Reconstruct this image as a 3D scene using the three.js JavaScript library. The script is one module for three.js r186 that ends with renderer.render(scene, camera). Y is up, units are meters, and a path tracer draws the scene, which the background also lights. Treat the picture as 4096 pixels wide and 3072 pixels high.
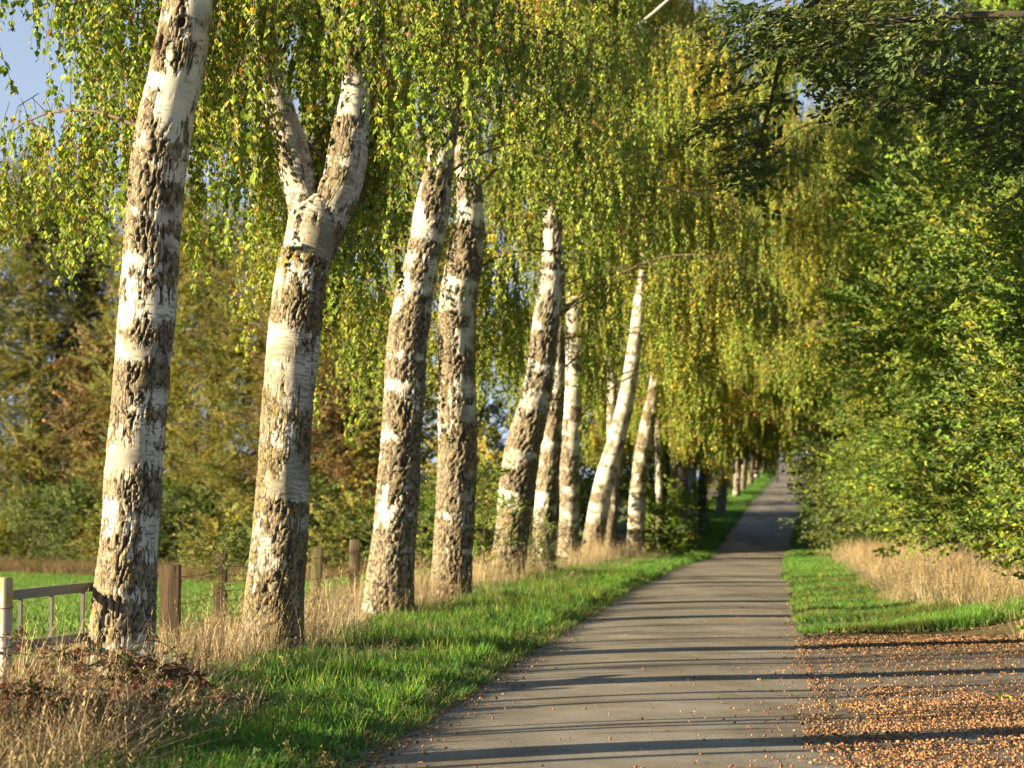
import * as THREE from 'three';

// ================= camera, sky, sun, exposure =================
const F = 7975, CX = 2048, CY = 1536, HOR = 2028, EYE = 1.56;      // lens in photo pixels
const PITCH = Math.atan((HOR - CY) / F);
const scene = new THREE.Scene();
const camera = new THREE.PerspectiveCamera(2 * Math.atan(CY / F) * 180 / Math.PI, 4 / 3, 0.1, 2000);
camera.position.set(0, EYE, 0);
camera.rotation.x = PITCH;
camera.focus = 15.5;
camera.userData.fStop = 2.8;

const SUN_EL = 12 * Math.PI / 180, SUN_BACK = 20 * Math.PI / 180;
const toSun = new THREE.Vector3(-Math.cos(SUN_EL) * Math.cos(SUN_BACK), Math.sin(SUN_EL), Math.cos(SUN_EL) * Math.sin(SUN_BACK));
{
  const W = 256, Hh = 128, data = new Float32Array(W * Hh * 4);
  for (let j = 0; j < Hh; j++) for (let i = 0; i < W; i++) {
    const el = Math.max(0, ((j + 0.5) / Hh - 0.5) * Math.PI);
    const t = Math.pow(Math.sin(el), 0.55), k = (j * W + i) * 4;
    data[k] = 0.205 * (1 - t) + 0.02 * t;
    data[k + 1] = 0.25 * (1 - t) + 0.045 * t;
    data[k + 2] = 0.31 * (1 - t) + 0.09 * t;
    data[k + 3] = 1;
  }
  const sky = new THREE.DataTexture(data, W, Hh, THREE.RGBAFormat, THREE.FloatType);
  sky.mapping = THREE.EquirectangularReflectionMapping;
  sky.magFilter = sky.minFilter = THREE.LinearFilter;
  sky.needsUpdate = true;
  scene.background = sky;
  scene.environment = sky;
}
const sun = new THREE.DirectionalLight(new THREE.Color(1.0, 0.825, 0.53), 5);
sun.position.copy(toSun).multiplyScalar(200).add(new THREE.Vector3(0, 0, -50));
sun.target.position.set(0, 0, -50);
sun.castShadow = true;
sun.shadow.mapSize.set(4096, 4096);
Object.assign(sun.shadow.camera, { left: -120, right: 120, top: 60, bottom: -60, near: 1, far: 500 });
scene.add(sun, sun.target);

const renderer = new THREE.WebGLRenderer({ antialias: true });
renderer.setSize(1024, 768);
renderer.toneMapping = THREE.LinearToneMapping;
renderer.toneMappingExposure = 3.7;
renderer.shadowMap.enabled = true;
renderer.shadowMap.type = THREE.PCFSoftShadowMap;

// ================= helpers =================
function rngOf(a) { return () => { a |= 0; a = a + 0x6D2B79F5 | 0; let t = Math.imul(a ^ a >>> 15, 1 | a); t = t + Math.imul(t ^ t >>> 7, 61 | t) ^ t; return ((t ^ t >>> 14) >>> 0) / 4294967296; }; }
const V = (x, y, z) => new THREE.Vector3(x, y, z);
const clamp = (x, a = 0, b = 1) => x < a ? a : x > b ? b : x;
const lerp = (a, b, t) => a + (b - a) * t;
const sst = (a, b, x) => { const t = clamp((x - a) / (b - a)); return t * t * (3 - 2 * t); };
function h3(x, y, z) { let n = Math.imul(x, 374761393) ^ Math.imul(y, 668265263) ^ Math.imul(z, 1440662683); n = Math.imul(n ^ n >>> 13, 1274126177); return ((n ^ n >>> 16) >>> 0) / 4294967296; }
function vn(x, y, z) {
  const i = Math.floor(x), j = Math.floor(y), k = Math.floor(z); let a = x - i, b = y - j, c = z - k;
  a = a * a * (3 - 2 * a); b = b * b * (3 - 2 * b); c = c * c * (3 - 2 * c);
  const l = (p, q, t) => p + (q - p) * t;
  return l(l(l(h3(i, j, k), h3(i + 1, j, k), a), l(h3(i, j + 1, k), h3(i + 1, j + 1, k), a), b),
    l(l(h3(i, j, k + 1), h3(i + 1, j, k + 1), a), l(h3(i, j + 1, k + 1), h3(i + 1, j + 1, k + 1), a), b), c);
}
function fbm(x, y, z, o = 3) { let s = 0, a = 0.5, t = 0; for (let i = 0; i < o; i++) { s += a * vn(x, y, z); t += a; a *= 0.5; x = x * 2.03 + 17.1; y = y * 2.03 + 5.3; z = z * 2.03 + 9.7; } return s / t; }
const toS = (x) => x <= 0.0031308 ? 12.92 * x : 1.055 * Math.pow(x, 1 / 2.4) - 0.055;
const names = {};
function numbered(n) { const k = names[n] = (names[n] ?? -1) + 1; return k ? `${n}_${String(k).padStart(3, '0')}` : n; }
function tag(o, label, category, group, kind) { o.userData.label = label; if (category) o.userData.category = category; if (group) o.userData.group = group; if (kind) o.userData.kind = kind; return o; }
function thing(name, label, category, group) { const g = new THREE.Group(); g.name = numbered(name); scene.add(g); return tag(g, label, category, group); }
function mesh(name, geo, mat, parent) { const m = new THREE.Mesh(geo, mat); m.name = parent === scene ? numbered(name) : name; m.castShadow = m.receiveShadow = true; parent.add(m); return m; }
function table(tab) { return (d) => { if (d <= tab[0][0]) return tab[0][1] + (d - tab[0][0]) * (tab[1][1] - tab[0][1]) / (tab[1][0] - tab[0][0]); const n = tab.length - 1; for (let i = 0; i < n; i++) if (d <= tab[i + 1][0] || i === n - 1) { const [x0, y0] = tab[i], [x1, y1] = tab[i + 1]; const p = i ? tab[i - 1] : tab[i], q = i + 2 <= n ? tab[i + 2] : tab[i + 1]; const t = (d - x0) / (x1 - x0); if (t > 1) return y1 + (d - x1) * (y1 - y0) / (x1 - x0); const m0 = (y1 - p[1]) / (x1 - p[0] || 1) * (x1 - x0), m1 = (q[1] - y0) / (q[0] - x0 || 1) * (x1 - x0), t2 = t * t, t3 = t2 * t; return (2 * t3 - 3 * t2 + 1) * y0 + (t3 - 2 * t2 + t) * m0 + (-2 * t3 + 3 * t2) * y1 + (t3 - t2) * m1; } }; }
// a point of the place, measured from the photograph at a known distance
function at(px, py, d) {
  const x = (px - CX) / F, y = -(py - CY) / F, c = Math.cos(PITCH), s = Math.sin(PITCH);
  const wy = y * c + s, wz = c - y * s;
  return V(x / wz * d, EYE + wy / wz * d, -d);
}
function seenAt(v) { const c = Math.cos(PITCH), s = Math.sin(PITCH), y = v.y - EYE, f = -v.z * c + y * s; return [CX + v.x / f * F, CY - (y * c + v.z * s) / f * F, -v.z]; }
const K = 4096 / 2212;
const xr = table([[8, 1.55], [16, 2.5], [26.8, 3.82], [33.9, 4.73], [45.7, 6.33], [76, 10.5], [92, 13.0], [103, 14.8], [121, 17.7], [154, 22.9], [200, 29.7], [260, 38.6]]);   // right edge of the road
const RW = 3.0;
const xl = (d) => xr(d) - RW;
const el = table([[0, 0], [25, 0], [45, -0.01], [60, -0.14], [70, -0.3], [77, -0.34], [83, -0.1], [92, 0.37], [103, 1.1], [121, 2.08], [154, 3.5], [200, 5.6], [260, 7.6], [330, 8.6]]);
const DRIVE = 24.2;                                                 // the drive on the right lies nearer than this
function fieldLevel(d) { return -0.22 - 0.72 * sst(28, 68, d) + 0.025 * Math.max(0, d - 95); }
function gh(x, d) {
  const e = el(d), s = x - xr(d);
  if (s < -RW) { const u = -RW - s; return lerp(e + 0.05 * sst(0, 0.35, u) + 0.03 * sst(0.5, 2.5, u) + 0.025 * (vn(x * 1.3, d * 1.3, 3) - 0.5) * sst(0, 0.6, u), fieldLevel(d), sst(3.8, 12, u)); }
  if (s > 0) { const g = e + 0.04 * sst(0, 0.3, s) + 0.3 * sst(1, 4, s) + 0.03 * (vn(x * 1.3, d * 1.3, 4) - 0.5) * sst(0, 0.5, s); return lerp(e, g, sst(DRIVE - 0.3, DRIVE + 0.3, d)); }
  return e;
}
const G = (x, d) => V(x, gh(x, d), -d);

// ================= textures =================
function dataTex(w, h, fn, srgb, rx = 1, ry = 1) {
  const a = new Uint8Array(w * h * 4);
  for (let j = 0; j < h; j++) for (let i = 0; i < w; i++) { const c = fn(i / w, j / h, i, j), k = (j * w + i) * 4; for (let q = 0; q < 3; q++) a[k + q] = 255 * clamp(srgb ? toS(c[q]) : c[q]); a[k + 3] = 255; }
  const t = new THREE.DataTexture(a, w, h, THREE.RGBAFormat);
  t.wrapS = t.wrapT = THREE.RepeatWrapping; t.magFilter = THREE.LinearFilter; t.minFilter = THREE.LinearMipmapLinearFilter; t.generateMipmaps = true;
  if (srgb) t.colorSpace = THREE.SRGBColorSpace;
  t.repeat.set(rx, ry); t.needsUpdate = true; return t;
}
// noise that repeats over a torus, for tiling textures
const TAU = Math.PI * 2;
function tile(u, v, f, o = 3, sd = 0) { let s = 0, a = 0.5, t = 0; for (let q = 0; q < o; q++) { const n = f << q; const x = u * n, y = v * n, i = Math.floor(x), j = Math.floor(y); let p = x - i, r = y - j; p = p * p * (3 - 2 * p); r = r * r * (3 - 2 * r); const m = (k) => ((k % n) + n) % n, A = h3(m(i), m(j), sd + q), B = h3(m(i + 1), m(j), sd + q), C = h3(m(i), m(j + 1), sd + q), D = h3(m(i + 1), m(j + 1), sd + q); s += a * lerp(lerp(A, B, p), lerp(C, D, p), r); t += a; a *= 0.55; } return s / t; }

const asphaltTone = (u, v, sd, base) => { const big = tile(u, v, 4, 3, sd), g = h3(Math.floor(u * 1024), Math.floor(v * 1024), sd + 7), m = tile(u, v, 128, 2, sd + 3); const k = base * (0.62 + 0.7 * big) * (0.72 + 0.42 * m) * (0.74 + 0.5 * g); return [k * 1.1, k * 0.96, k * 0.78]; };
const asphaltMap = dataTex(1024, 1024, (u, v) => asphaltTone(u, v, 11, 0.24), true);
const asphaltBump = dataTex(1024, 1024, (u, v, i, j) => { const k = 0.45 * tile(u, v, 256, 2, 31) + 0.3 * h3(i, j, 5) + 0.25 * tile(u, v, 16, 2, 3); return [k, k, k]; }, false);
const driveMap = dataTex(1024, 1024, (u, v) => { const c = asphaltTone(u, v, 51, 0.18), dirt = sst(0.46, 0.66, tile(u, v, 6, 4, 77)); return [lerp(c[0], 0.15 * (0.6 + c[0] * 2), dirt * 0.7), lerp(c[1], 0.105 * (0.6 + c[1] * 2), dirt * 0.7), lerp(c[2], 0.06 * (0.6 + c[2] * 2), dirt * 0.7)]; }, true);
const soilMap = dataTex(512, 512, (u, v, i, j) => { const k = 0.55 + 0.7 * tile(u, v, 8, 5, 91), g = 0.7 + 0.6 * h3(i, j, 17); const q = k * g; return [q, q, q]; }, true);

// ================= ground, road, drive =================
function sheet(rows, cols, fn) {            // fn(row, col) -> {p:Vector3, uv:[u,v], c?:[r,g,b]}
  const pos = [], uv = [], col = [], idx = [];
  for (let i = 0; i < rows; i++) for (let j = 0; j < cols; j++) { const q = fn(i, j); pos.push(q.p.x, q.p.y, q.p.z); uv.push(...q.uv); if (q.c) col.push(...q.c); }
  for (let i = 0; i < rows - 1; i++) for (let j = 0; j < cols - 1; j++) { const a = i * cols + j; idx.push(a, a + 1, a + cols, a + 1, a + cols + 1, a + cols); }
  const g = new THREE.BufferGeometry();
  g.setAttribute('position', new THREE.Float32BufferAttribute(pos, 3)); g.setAttribute('uv', new THREE.Float32BufferAttribute(uv, 2));
  if (col.length) g.setAttribute('color', new THREE.Float32BufferAttribute(col, 3));
  g.setIndex(idx); g.computeVertexNormals(); return g;
}
function levelNormals(g) { const n = g.attributes.normal; for (let i = 0; i < n.count; i++) { const y = n.getY(i); n.setXYZ(i, 0, 1, y > 0.9 ? clamp(n.getZ(i), -0.1, 0.1) : 0); } return g; }
{
  const ds = []; for (let d = -15; d < 420; d += d < 30 ? 0.3 : d < 60 ? 0.6 : d < 130 ? 1.5 : 6) ds.push(d);
  const ss = [];
  for (let s = -160; s <= 120;) { ss.push(s); s += s < -40 ? 12 : s < -14 ? 1.5 : s < -4 ? 0.4 : s < 3 ? 0.125 : s < 10 ? 0.4 : s < 20 ? 1.5 : 12; }
  const soil = [0.055, 0.04, 0.022], verge = [0.045, 0.07, 0.016], straw = [0.16, 0.115, 0.05], field = [0.06, 0.115, 0.016];
  const mix = (a, b, t) => a.map((v, i) => lerp(v, b[i], t));
  const geo = sheet(ds.length, ss.length, (i, j) => {
    const d = ds[i], s = ss[j], x = xr(d) + s; let y = gh(x, d);
    const onRoad = s > -RW + 0.06 && s < -0.06, onDrive = s > -0.2 && s < 16 && d < DRIVE - 0.35;
    if (onRoad || onDrive) y -= 0.05;
    const n = fbm(x * 0.9, d * 0.9, 2, 3), n2 = fbm(x * 5, d * 5, 8, 2); let c = mix(verge, soil, sst(0.45, 0.7, n2));
    const u = -RW - s;
    if (u > 0) { c = mix(c, straw, sst(1.5, 2.2, u + (n - 0.5)) * 0.8); c = mix(c, field, sst(4.6, 5.6, u + (n - 0.5))); if (u < 0.12) c = mix(soil, c, 0.3); }
    if (s > 0) { c = mix(c, straw, sst(1.4, 2.0, s + (n - 0.5)) * 0.8); c = mix(c, soil, sst(2.6, 4, s)); }
    return { p: V(x, y, -d), uv: [x / 1.5, d / 1.5], c };
  });
  tag(mesh('ground', geo, new THREE.MeshStandardMaterial({ vertexColors: true, map: soilMap, roughness: 1 }), scene), 'grassy ground of verges and pasture', null, null, 'structure');
  // road: asphalt slab, 3 m wide, ragged broken edges
  const rd = []; for (let d = -15; d < 330; d += d < 40 ? 0.12 : d < 120 ? 0.5 : 3) rd.push(d);
  const cs = [0, 0.001]; for (let k = 1; k < 36; k++) cs.push(k / 36); cs.push(0.999, 1);
  const edgeL = (d) => (fbm(d * 0.7, 3, 1, 2) - 0.5) * 0.22 + (vn(d * 5, 8, 2) - 0.5) * 0.07;
  const edgeR = (d) => ((fbm(d * 0.9, 13, 1, 2) - 0.5) * 0.16 + (vn(d * 4.5, 18, 2) - 0.5) * 0.11) * (0.45 + 0.55 * sst(16, 21, d));
  const rgeo = sheet(rd.length, cs.length, (i, j) => {
    const d = rd[i], t = cs[j], x = lerp(xl(d) + edgeL(d), xr(d) + edgeR(d), t);
    const y = el(d) + 0.016 + 0.02 * Math.sin(Math.PI * t) + 0.006 * (fbm(x * 1.1, d * 0.5, 7, 2) - 0.5);
    const nz = fbm(x * 3, d * 0.35, 61, 3), dirt = sst(0.5, 0.62, fbm(x * 2.2, d * 2.2, 63, 3) + 0.22 * Math.max(0, 1 - Math.min(t, 1 - t) / 0.1)), pt = sst(0.6, 0.62, vn(x * 0.55 + 3, d * 0.16, 67)), v = (0.84 + 0.32 * nz) * (1 - 0.1 * pt), wt = 1 + 0.1 * sst(0.45, 0.6, fbm(x * 6, d * 0.2, 65, 2)) * Math.exp(-(((Math.abs(t - 0.5) - 0.24) / 0.09) ** 2));
    return { p: V(x, t === 0 || t === 1 ? y - 0.09 : y, -d), uv: [x / 2.1, d / 2.1], c: [v * wt * lerp(1, 0.9, dirt), v * wt * lerp(1, 0.83, dirt), v * wt * lerp(1, 0.73, dirt)] };
  });
  const am = new THREE.MeshStandardMaterial({ vertexColors: true, map: asphaltMap, bumpMap: asphaltBump, bumpScale: 0.006, roughness: 0.93 });
  tag(mesh('road', levelNormals(rgeo), am, scene), 'narrow grey asphalt lane running up the hill', null, null, 'structure');
  // drive on the right: older, dirtier asphalt
  const dd = []; for (let d = -15; d <= DRIVE + 0.01; d += 0.14) dd.push(d);
  const sc = []; sc.push(0, 0.012); for (let s = 0.15; s <= 15; s += s < 6 ? 0.15 : 1) sc.push(s);
  const dgeo = sheet(dd.length, sc.length, (i, j) => {
    const last = i === dd.length - 1, s0 = sc[j], d = dd[i] + (i > dd.length - 5 ? (vn(s0 * 3, 4, 4) - 0.5) * 0.35 : 0), x = xr(d) + edgeR(d) - 0.03 + s0;
    return { p: V(x, el(d) + 0.0125 + 0.004 * (fbm(x * 1.6, d * 1.6, 21, 3) - 0.5) - (last ? 0.09 : 0), -d), uv: [x / 1.9, d / 1.9] };
  });
  tag(mesh('driveway', levelNormals(dgeo), new THREE.MeshStandardMaterial({ map: driveMap, bumpMap: asphaltBump, bumpScale: 0.009, roughness: 0.95 }), scene), 'old littered asphalt drive opening off the lane', null, null, 'structure');
}

// ================= birch bark =================
// what the bark is at an angle round the trunk and a height along it
function barkAt(sd, th, h, R, o) {
  const a = Math.cos(th) * R + sd * 7.13, b = Math.sin(th) * R + sd * 3.7, w = (vn(a * 7, b * 7, h * 4) - 0.5) * 0.1;
  const patch = fbm(a * 3.6, b * 3.6, h * 3.4 + sd, 4) * 0.66 + vn(a * 1.6 + 9, b * 1.6, h * 7.5) * 0.34;
  const spike = Math.abs(2 * vn(a * 30 + w * 9, b * 30, h * 3.6) - 1) - 0.35 + 0.5 * (vn(a * 50, b * 50, h * 18) - 0.5);
  let lvl = patch + o.rough(h) + spike * 0.16;
  const c1 = 1 - Math.abs(2 * fbm((a + w) * 27, b * 27, h * 7.5 + 5, 2) - 1), c2 = 1 - Math.abs(2 * vn((a + w) * 44, b * 44, h * 24) - 1);
  const fis = Math.max(sst(0.86, 0.97, c1), 0.75 * sst(0.8, 0.97, c2));
  const dark = sst(0.525, 0.56, lvl + 0.1 * (vn(a * 34 + 7, b * 34, h * 15) - 0.5));
  const thin = sst(0.87, 0.96, c1) * sst(0.42, 0.54, lvl) ;                 // cracks that run out into the white
  const fine = vn(a * 19, b * 19, h * 95), fine2 = vn(a * 22, b * 22, h * 60 + 9);
  const len = sst(0.66 - o.streak, 0.78 - o.streak * 0.5, fine) * sst(0.3, 0.6, vn(a * 3, b * 3, h * 4 + 3) + o.streak) ;
  const grain = 0.86 + 0.28 * vn(a * 60, b * 60, h * 60), tone = 0.82 + 0.3 * vn(a * 4, b * 4, h * 9);
  const grey = sst(0.45, 0.75, fbm(a * 2 + 60, b * 2, h * 3, 3) + o.grey), W = [lerp(0.58, 0.27, grey) * tone, lerp(0.545, 0.245, grey) * tone, lerp(0.475, 0.195, grey) * tone], Sx = [0.20, 0.16, 0.105];
  let c = W.map((v, i) => lerp(v, Sx[i], len * 0.8) * (0.92 + 0.16 * fine2));
  const pl = [0.23, 0.185, 0.12].map((v) => v * (0.5 + 1.0 * vn(a * 40, b * 40, h * 34)) * grain), fc = [0.045, 0.034, 0.022];
  let hgt = -0.15 * len;
  const mossN = fbm(a * 5 + 40, b * 5, h * 3, 3), moss = sst(0.66 - o.moss, 0.74 - o.moss, mossN) * (0.5 + 0.5 * vn(a * 30, b * 30, h * 30));
  let dk = pl.map((v, i) => lerp(v, [0.16, 0.125, 0.03][i], moss * 0.75));
  dk = dk.map((v, i) => lerp(v, fc[i], fis));
  c = c.map((v, i) => lerp(lerp(v, fc[i], thin), dk[i], dark));
  const yl = sst(0.80, 0.84, vn(a * 24 + 3, b * 24, h * 24)) * sst(0.5, 0.62, vn(a * 3 + 30, b * 3, h * 2)) * 0.7;
  c = c.map((v, i) => lerp(v, [0.36, 0.25, 0.03][i], yl * (0.3 + 0.7 * dark)));
  hgt += dark * (0.7 + 0.6 * (vn(a * 16, b * 16, h * 14) - 0.3)) - dark * fis * 1.5 - thin * 1.0;
  for (const [kt, kh, ra, rh] of o.knots) {
    let da = th - kt; da = Math.atan2(Math.sin(da), Math.cos(da)) * R; const q = Math.hypot(da / ra, (h - kh) / rh);
    if (q < 2.2) { const rim = Math.exp(-((q - 1.15) ** 2) / 0.08), hole = 1 - sst(0.75, 1.0, q); hgt += rim * 1.6 - hole * 3.5; c = c.map((v, i) => lerp(lerp(v, [0.13, 0.10, 0.06][i] * grain, sst(2.2, 1.2, q) * (q > 1 ? 0.75 : 0)), [0.05, 0.024, 0.012][i], hole)); }
  }
  return [c, hgt];
}
const FLAT = { grey: 0, rough: () => 0, streak: 0.1, moss: 0, knots: [] };
function barkTex(sd, R, L, o, w, h) {
  const col = new Uint8Array(w * h * 4), bmp = new Uint8Array(w * h * 4);
  for (let j = 0; j < h; j++) for (let i = 0; i < w; i++) {
    const [c, g] = barkAt(sd, i / w * TAU, (j + 0.5) / h * L, R, o), k = (j * w + i) * 4;
    for (let q = 0; q < 3; q++) { col[k + q] = 255 * clamp(toS(Math.max(0, c[q]))); bmp[k + q] = 255 * clamp(0.5 + g * 0.2); }
    col[k + 3] = bmp[k + 3] = 255;
  }
  const mk = (a, s) => { const t = new THREE.DataTexture(a, w, h, THREE.RGBAFormat); t.wrapS = t.wrapT = THREE.RepeatWrapping; t.magFilter = THREE.LinearFilter; t.minFilter = THREE.LinearMipmapLinearFilter; t.generateMipmaps = true; if (s) t.colorSpace = THREE.SRGBColorSpace; t.needsUpdate = true; return t; };
  return new THREE.MeshStandardMaterial({ map: mk(col, true), bumpMap: mk(bmp, false), bumpScale: 0.022, roughness: 0.88 });
}
// a round stem along points with radii; disp(th, h) pushes the surface out
function stem(pts, nr, step, disp, L, flare = 0) {
  const crv = new THREE.CatmullRomCurve3(pts.map((p) => p.p), false, 'centripetal'), len = crv.getLength(), n = Math.max(2, Math.ceil(len / step));
  const cum = [0]; for (let i = 1; i < pts.length; i++) cum.push(cum[i - 1] + pts[i].p.distanceTo(pts[i - 1].p));
  const tot = cum[cum.length - 1], rad = table(cum.map((c, i) => [c, pts[i].r]));
  const pos = [], uv = [], idx = [];
  for (let i = 0; i <= n; i++) {
    const t = i / n, p = crv.getPointAt(t), tg = crv.getTangentAt(t), h = t * len;
    const ax = Math.abs(tg.y) > 0.5 ? V(1, 0, 0) : V(0, 1, 0), e1 = ax.clone().addScaledVector(tg, -ax.dot(tg)).normalize(), e2 = V().crossVectors(tg, e1).normalize();
    const r0 = Math.max(0.003, rad(t * tot));
    for (let j = 0; j <= nr; j++) {
      const th = j / nr * TAU; let r = r0 * (1 + flare * Math.exp(-h / 0.22) * (0.7 + 0.45 * Math.cos(3 * th + pts[0].p.x * 9) + 0.25 * Math.cos(5 * th + 2))) ;
      if (disp) r += disp(j === nr ? 0 : th, h, r0);
      const c = Math.cos(th) * r, s = -Math.sin(th) * r;
      pos.push(p.x + e1.x * c + e2.x * s, p.y + e1.y * c + e2.y * s, p.z + e1.z * c + e2.z * s); uv.push(j / nr, h / (L || len));
    }
  }
  for (let i = 0; i < n; i++) for (let j = 0; j < nr; j++) { const a = i * (nr + 1) + j, b = a + nr + 1; idx.push(a, a + 1, b, a + 1, b + 1, b); }
  const g = new THREE.BufferGeometry(); g.setAttribute('position', new THREE.Float32BufferAttribute(pos, 3)); g.setAttribute('uv', new THREE.Float32BufferAttribute(uv, 2)); g.setIndex(idx); g.computeVertexNormals();
  const nm = g.attributes.normal; for (let i = 0; i <= n; i++) { const a = i * (nr + 1), b = a + nr; const q = V(nm.getX(a) + nm.getX(b), nm.getY(a) + nm.getY(b), nm.getZ(a) + nm.getZ(b)).normalize(); nm.setXYZ(a, q.x, q.y, q.z); nm.setXYZ(b, q.x, q.y, q.z); }
  return g;
}
// angle 0 of a stem faces +x (away from the sun); 3/2 pi or so faces the camera
// ================= leaf prototypes =================
class Soup { constructor() { this.p = []; this.c = []; }
  tri(a, b, c, k) { for (const q of [a, b, c]) { this.p.push(q.x, q.y, q.z); this.c.push(k[0], k[1], k[2]); } }
  leaf(base, dir, nrm, len, wid, k, fold = 0.25, slim = 0.38) {       // a leaf folded along its midrib, pointed, widest at `slim`
    const side = V().crossVectors(dir, nrm).normalize(), up = V().crossVectors(side, dir).normalize();
    const L = (t, s, z) => base.clone().addScaledVector(dir, t * len).addScaledVector(side, s * wid * 0.5).addScaledVector(up, z * wid * 0.5);
    const m = L(slim + 0.1, 0, -fold), tip = L(1, 0, -fold * 0.2), l = L(slim, 1, fold), r = L(slim, -1, fold), b = L(0, 0, 0), l2 = L(slim + 0.3, 0.62, fold * 0.5), r2 = L(slim + 0.3, -0.62, fold * 0.5);
    this.tri(b, m, l, k); this.tri(b, r, m, k); this.tri(l, m, l2, k); this.tri(l2, m, tip, k); this.tri(m, r, r2, k); this.tri(m, r2, tip, k);
  }
  blade(base, dir, bend, len, wid, k, k2 = k) {                   // a grass blade: two quads' worth of triangles and a tip
    const s = V(-dir.z, 0, dir.x); if (s.lengthSq() < 1e-6) s.set(1, 0, 0); s.normalize().multiplyScalar(wid / 2);
    const q = (t) => base.clone().addScaledVector(dir, len * t).addScaledVector(bend, len * t * t);
    const a = q(0), m = q(0.5), e = q(1);
    this.tri(a.clone().add(s), a.clone().sub(s), m.clone().add(s.clone().multiplyScalar(0.8)), k); this.tri(a.clone().sub(s), m.clone().sub(s.clone().multiplyScalar(0.8)), m.clone().add(s.clone().multiplyScalar(0.8)), k); this.tri(m.clone().add(s.clone().multiplyScalar(0.8)), m.clone().sub(s.clone().multiplyScalar(0.8)), e, k2);
  }
  twig(pts, r, k) { for (let i = 0; i + 1 < pts.length; i++) { const a = pts[i], b = pts[i + 1], t = b.clone().sub(a).normalize(), u = V().crossVectors(t, Math.abs(t.y) > 0.8 ? V(1, 0, 0) : V(0, 1, 0)).normalize(), w = V().crossVectors(t, u); const R = (o, s, rr) => o.clone().addScaledVector(u, Math.cos(s) * rr).addScaledVector(w, Math.sin(s) * rr); const r0 = r * (1 - 0.6 * i / pts.length), r1 = r * (1 - 0.6 * (i + 1) / pts.length); for (let q = 0; q < 3; q++) { const s0 = q * TAU / 3, s1 = s0 + TAU / 3; this.tri(R(a, s0, r0), R(a, s1, r0), R(b, s0, r1), k); this.tri(R(a, s1, r0), R(b, s1, r1), R(b, s0, r1), k); } } }
  geo() { const g = new THREE.BufferGeometry(); g.setAttribute('position', new THREE.Float32BufferAttribute(this.p, 3)); g.setAttribute('color', new THREE.Float32BufferAttribute(this.c, 3)); g.computeVertexNormals(); return g; }
}
const leafMat = (o = {}) => new THREE.MeshPhysicalMaterial({ vertexColors: true, roughness: 1, transmission: 0.42, thickness: 0, side: THREE.DoubleSide, ...o });
const BIRCH_LEAF = leafMat({ transmission: 0.52 }), LEAF = leafMat({ transmission: 0.36 }), GRASS = leafMat({ transmission: 0.35 }), STRAW = leafMat({ transmission: 0.2 });
function birchColour(r) {
  const q = r(), v = 0.6 + 0.8 * r();
  const c = q < 0.42 ? [0.235, 0.34, 0.018] : q < 0.80 ? [0.37, 0.45, 0.035] : q < 0.91 ? [0.11, 0.185, 0.012] : q < 0.965 ? [0.70, 0.45, 0.02] : [0.48, 0.20, 0.05];
  return c.map((x) => x * v);
}
// a hanging birch twig with its leaves, its top at the origin
function strand(seed, len, leafSize) {
  const r = rngOf(seed), s = new Soup(), pts = [], ox = (r() - 0.5) * 0.3, oz = (r() - 0.5) * 0.3, n = Math.ceil(len / 0.16);
  for (let i = 0; i <= n; i++) { const t = i / n, a = Math.min(1, t * len / 0.25); pts.push(V(ox * (1 - (1 - a) ** 2) + Math.sin(t * 3 + seed) * 0.05 * len, -len * t * (0.55 + 0.45 * a), oz * (1 - (1 - a) ** 2) + Math.cos(t * 2.6 + seed) * 0.05 * len)); }
  s.twig(pts, 0.0035, [0.10, 0.045, 0.025]);
  const at_ = (t) => { const f = t * n, i = Math.min(n - 1, Math.floor(f)); return pts[i].clone().lerp(pts[i + 1], f - i); };
  const subs = []; for (let k = 0; k < Math.ceil(len * 2.2); k++) { const b = at_(r() * 0.75), a = r() * TAU, l = 0.18 + 0.3 * r(); subs.push([b, b.clone().add(V(Math.cos(a) * l * 0.35, -l, Math.sin(a) * l * 0.35))]); s.twig(subs[k], 0.0022, [0.11, 0.05, 0.03]); }
  const nl = Math.round(len * 34);
  const warm = r() < 0.08;
  for (let i = 0; i < nl * 1.7; i++) {
    let b; if (i < nl) b = at_(0.06 + 0.94 * r()); else { const q = subs[Math.floor(r() * subs.length)]; b = q[0].clone().lerp(q[1], 0.25 + 0.75 * r()); }
    const a = r() * TAU, dir = V(Math.cos(a) * 0.55, -0.75 - 0.4 * r(), Math.sin(a) * 0.55).normalize(), a2 = a + (r() - 0.5) * 1.6, nrm = V(Math.cos(a2), 0.45 + 0.4 * r(), Math.sin(a2));
    b.addScaledVector(dir, 0.012); const L = leafSize * (0.45 + 0.85 * r());
    let c = birchColour(r); if (warm && r() < 0.3) c = [0.42, 0.26, 0.03];
    s.leaf(b, dir, nrm, L, L * 0.82, c, 0.22 * r() + 0.05, 0.36);
  }
  return s.geo();
}
const STR = [], STR_FAR = [];
for (let i = 0; i < 7; i++) { STR.push([0.65 + 0.16 * i, strand(100 + i, 0.65 + 0.16 * i, 0.055)]); }
for (let i = 0; i < 6; i++) { STR_FAR.push([0.8 + 0.2 * i, strand(200 + i, 0.8 + 0.2 * i, 0.072)]); }
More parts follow.
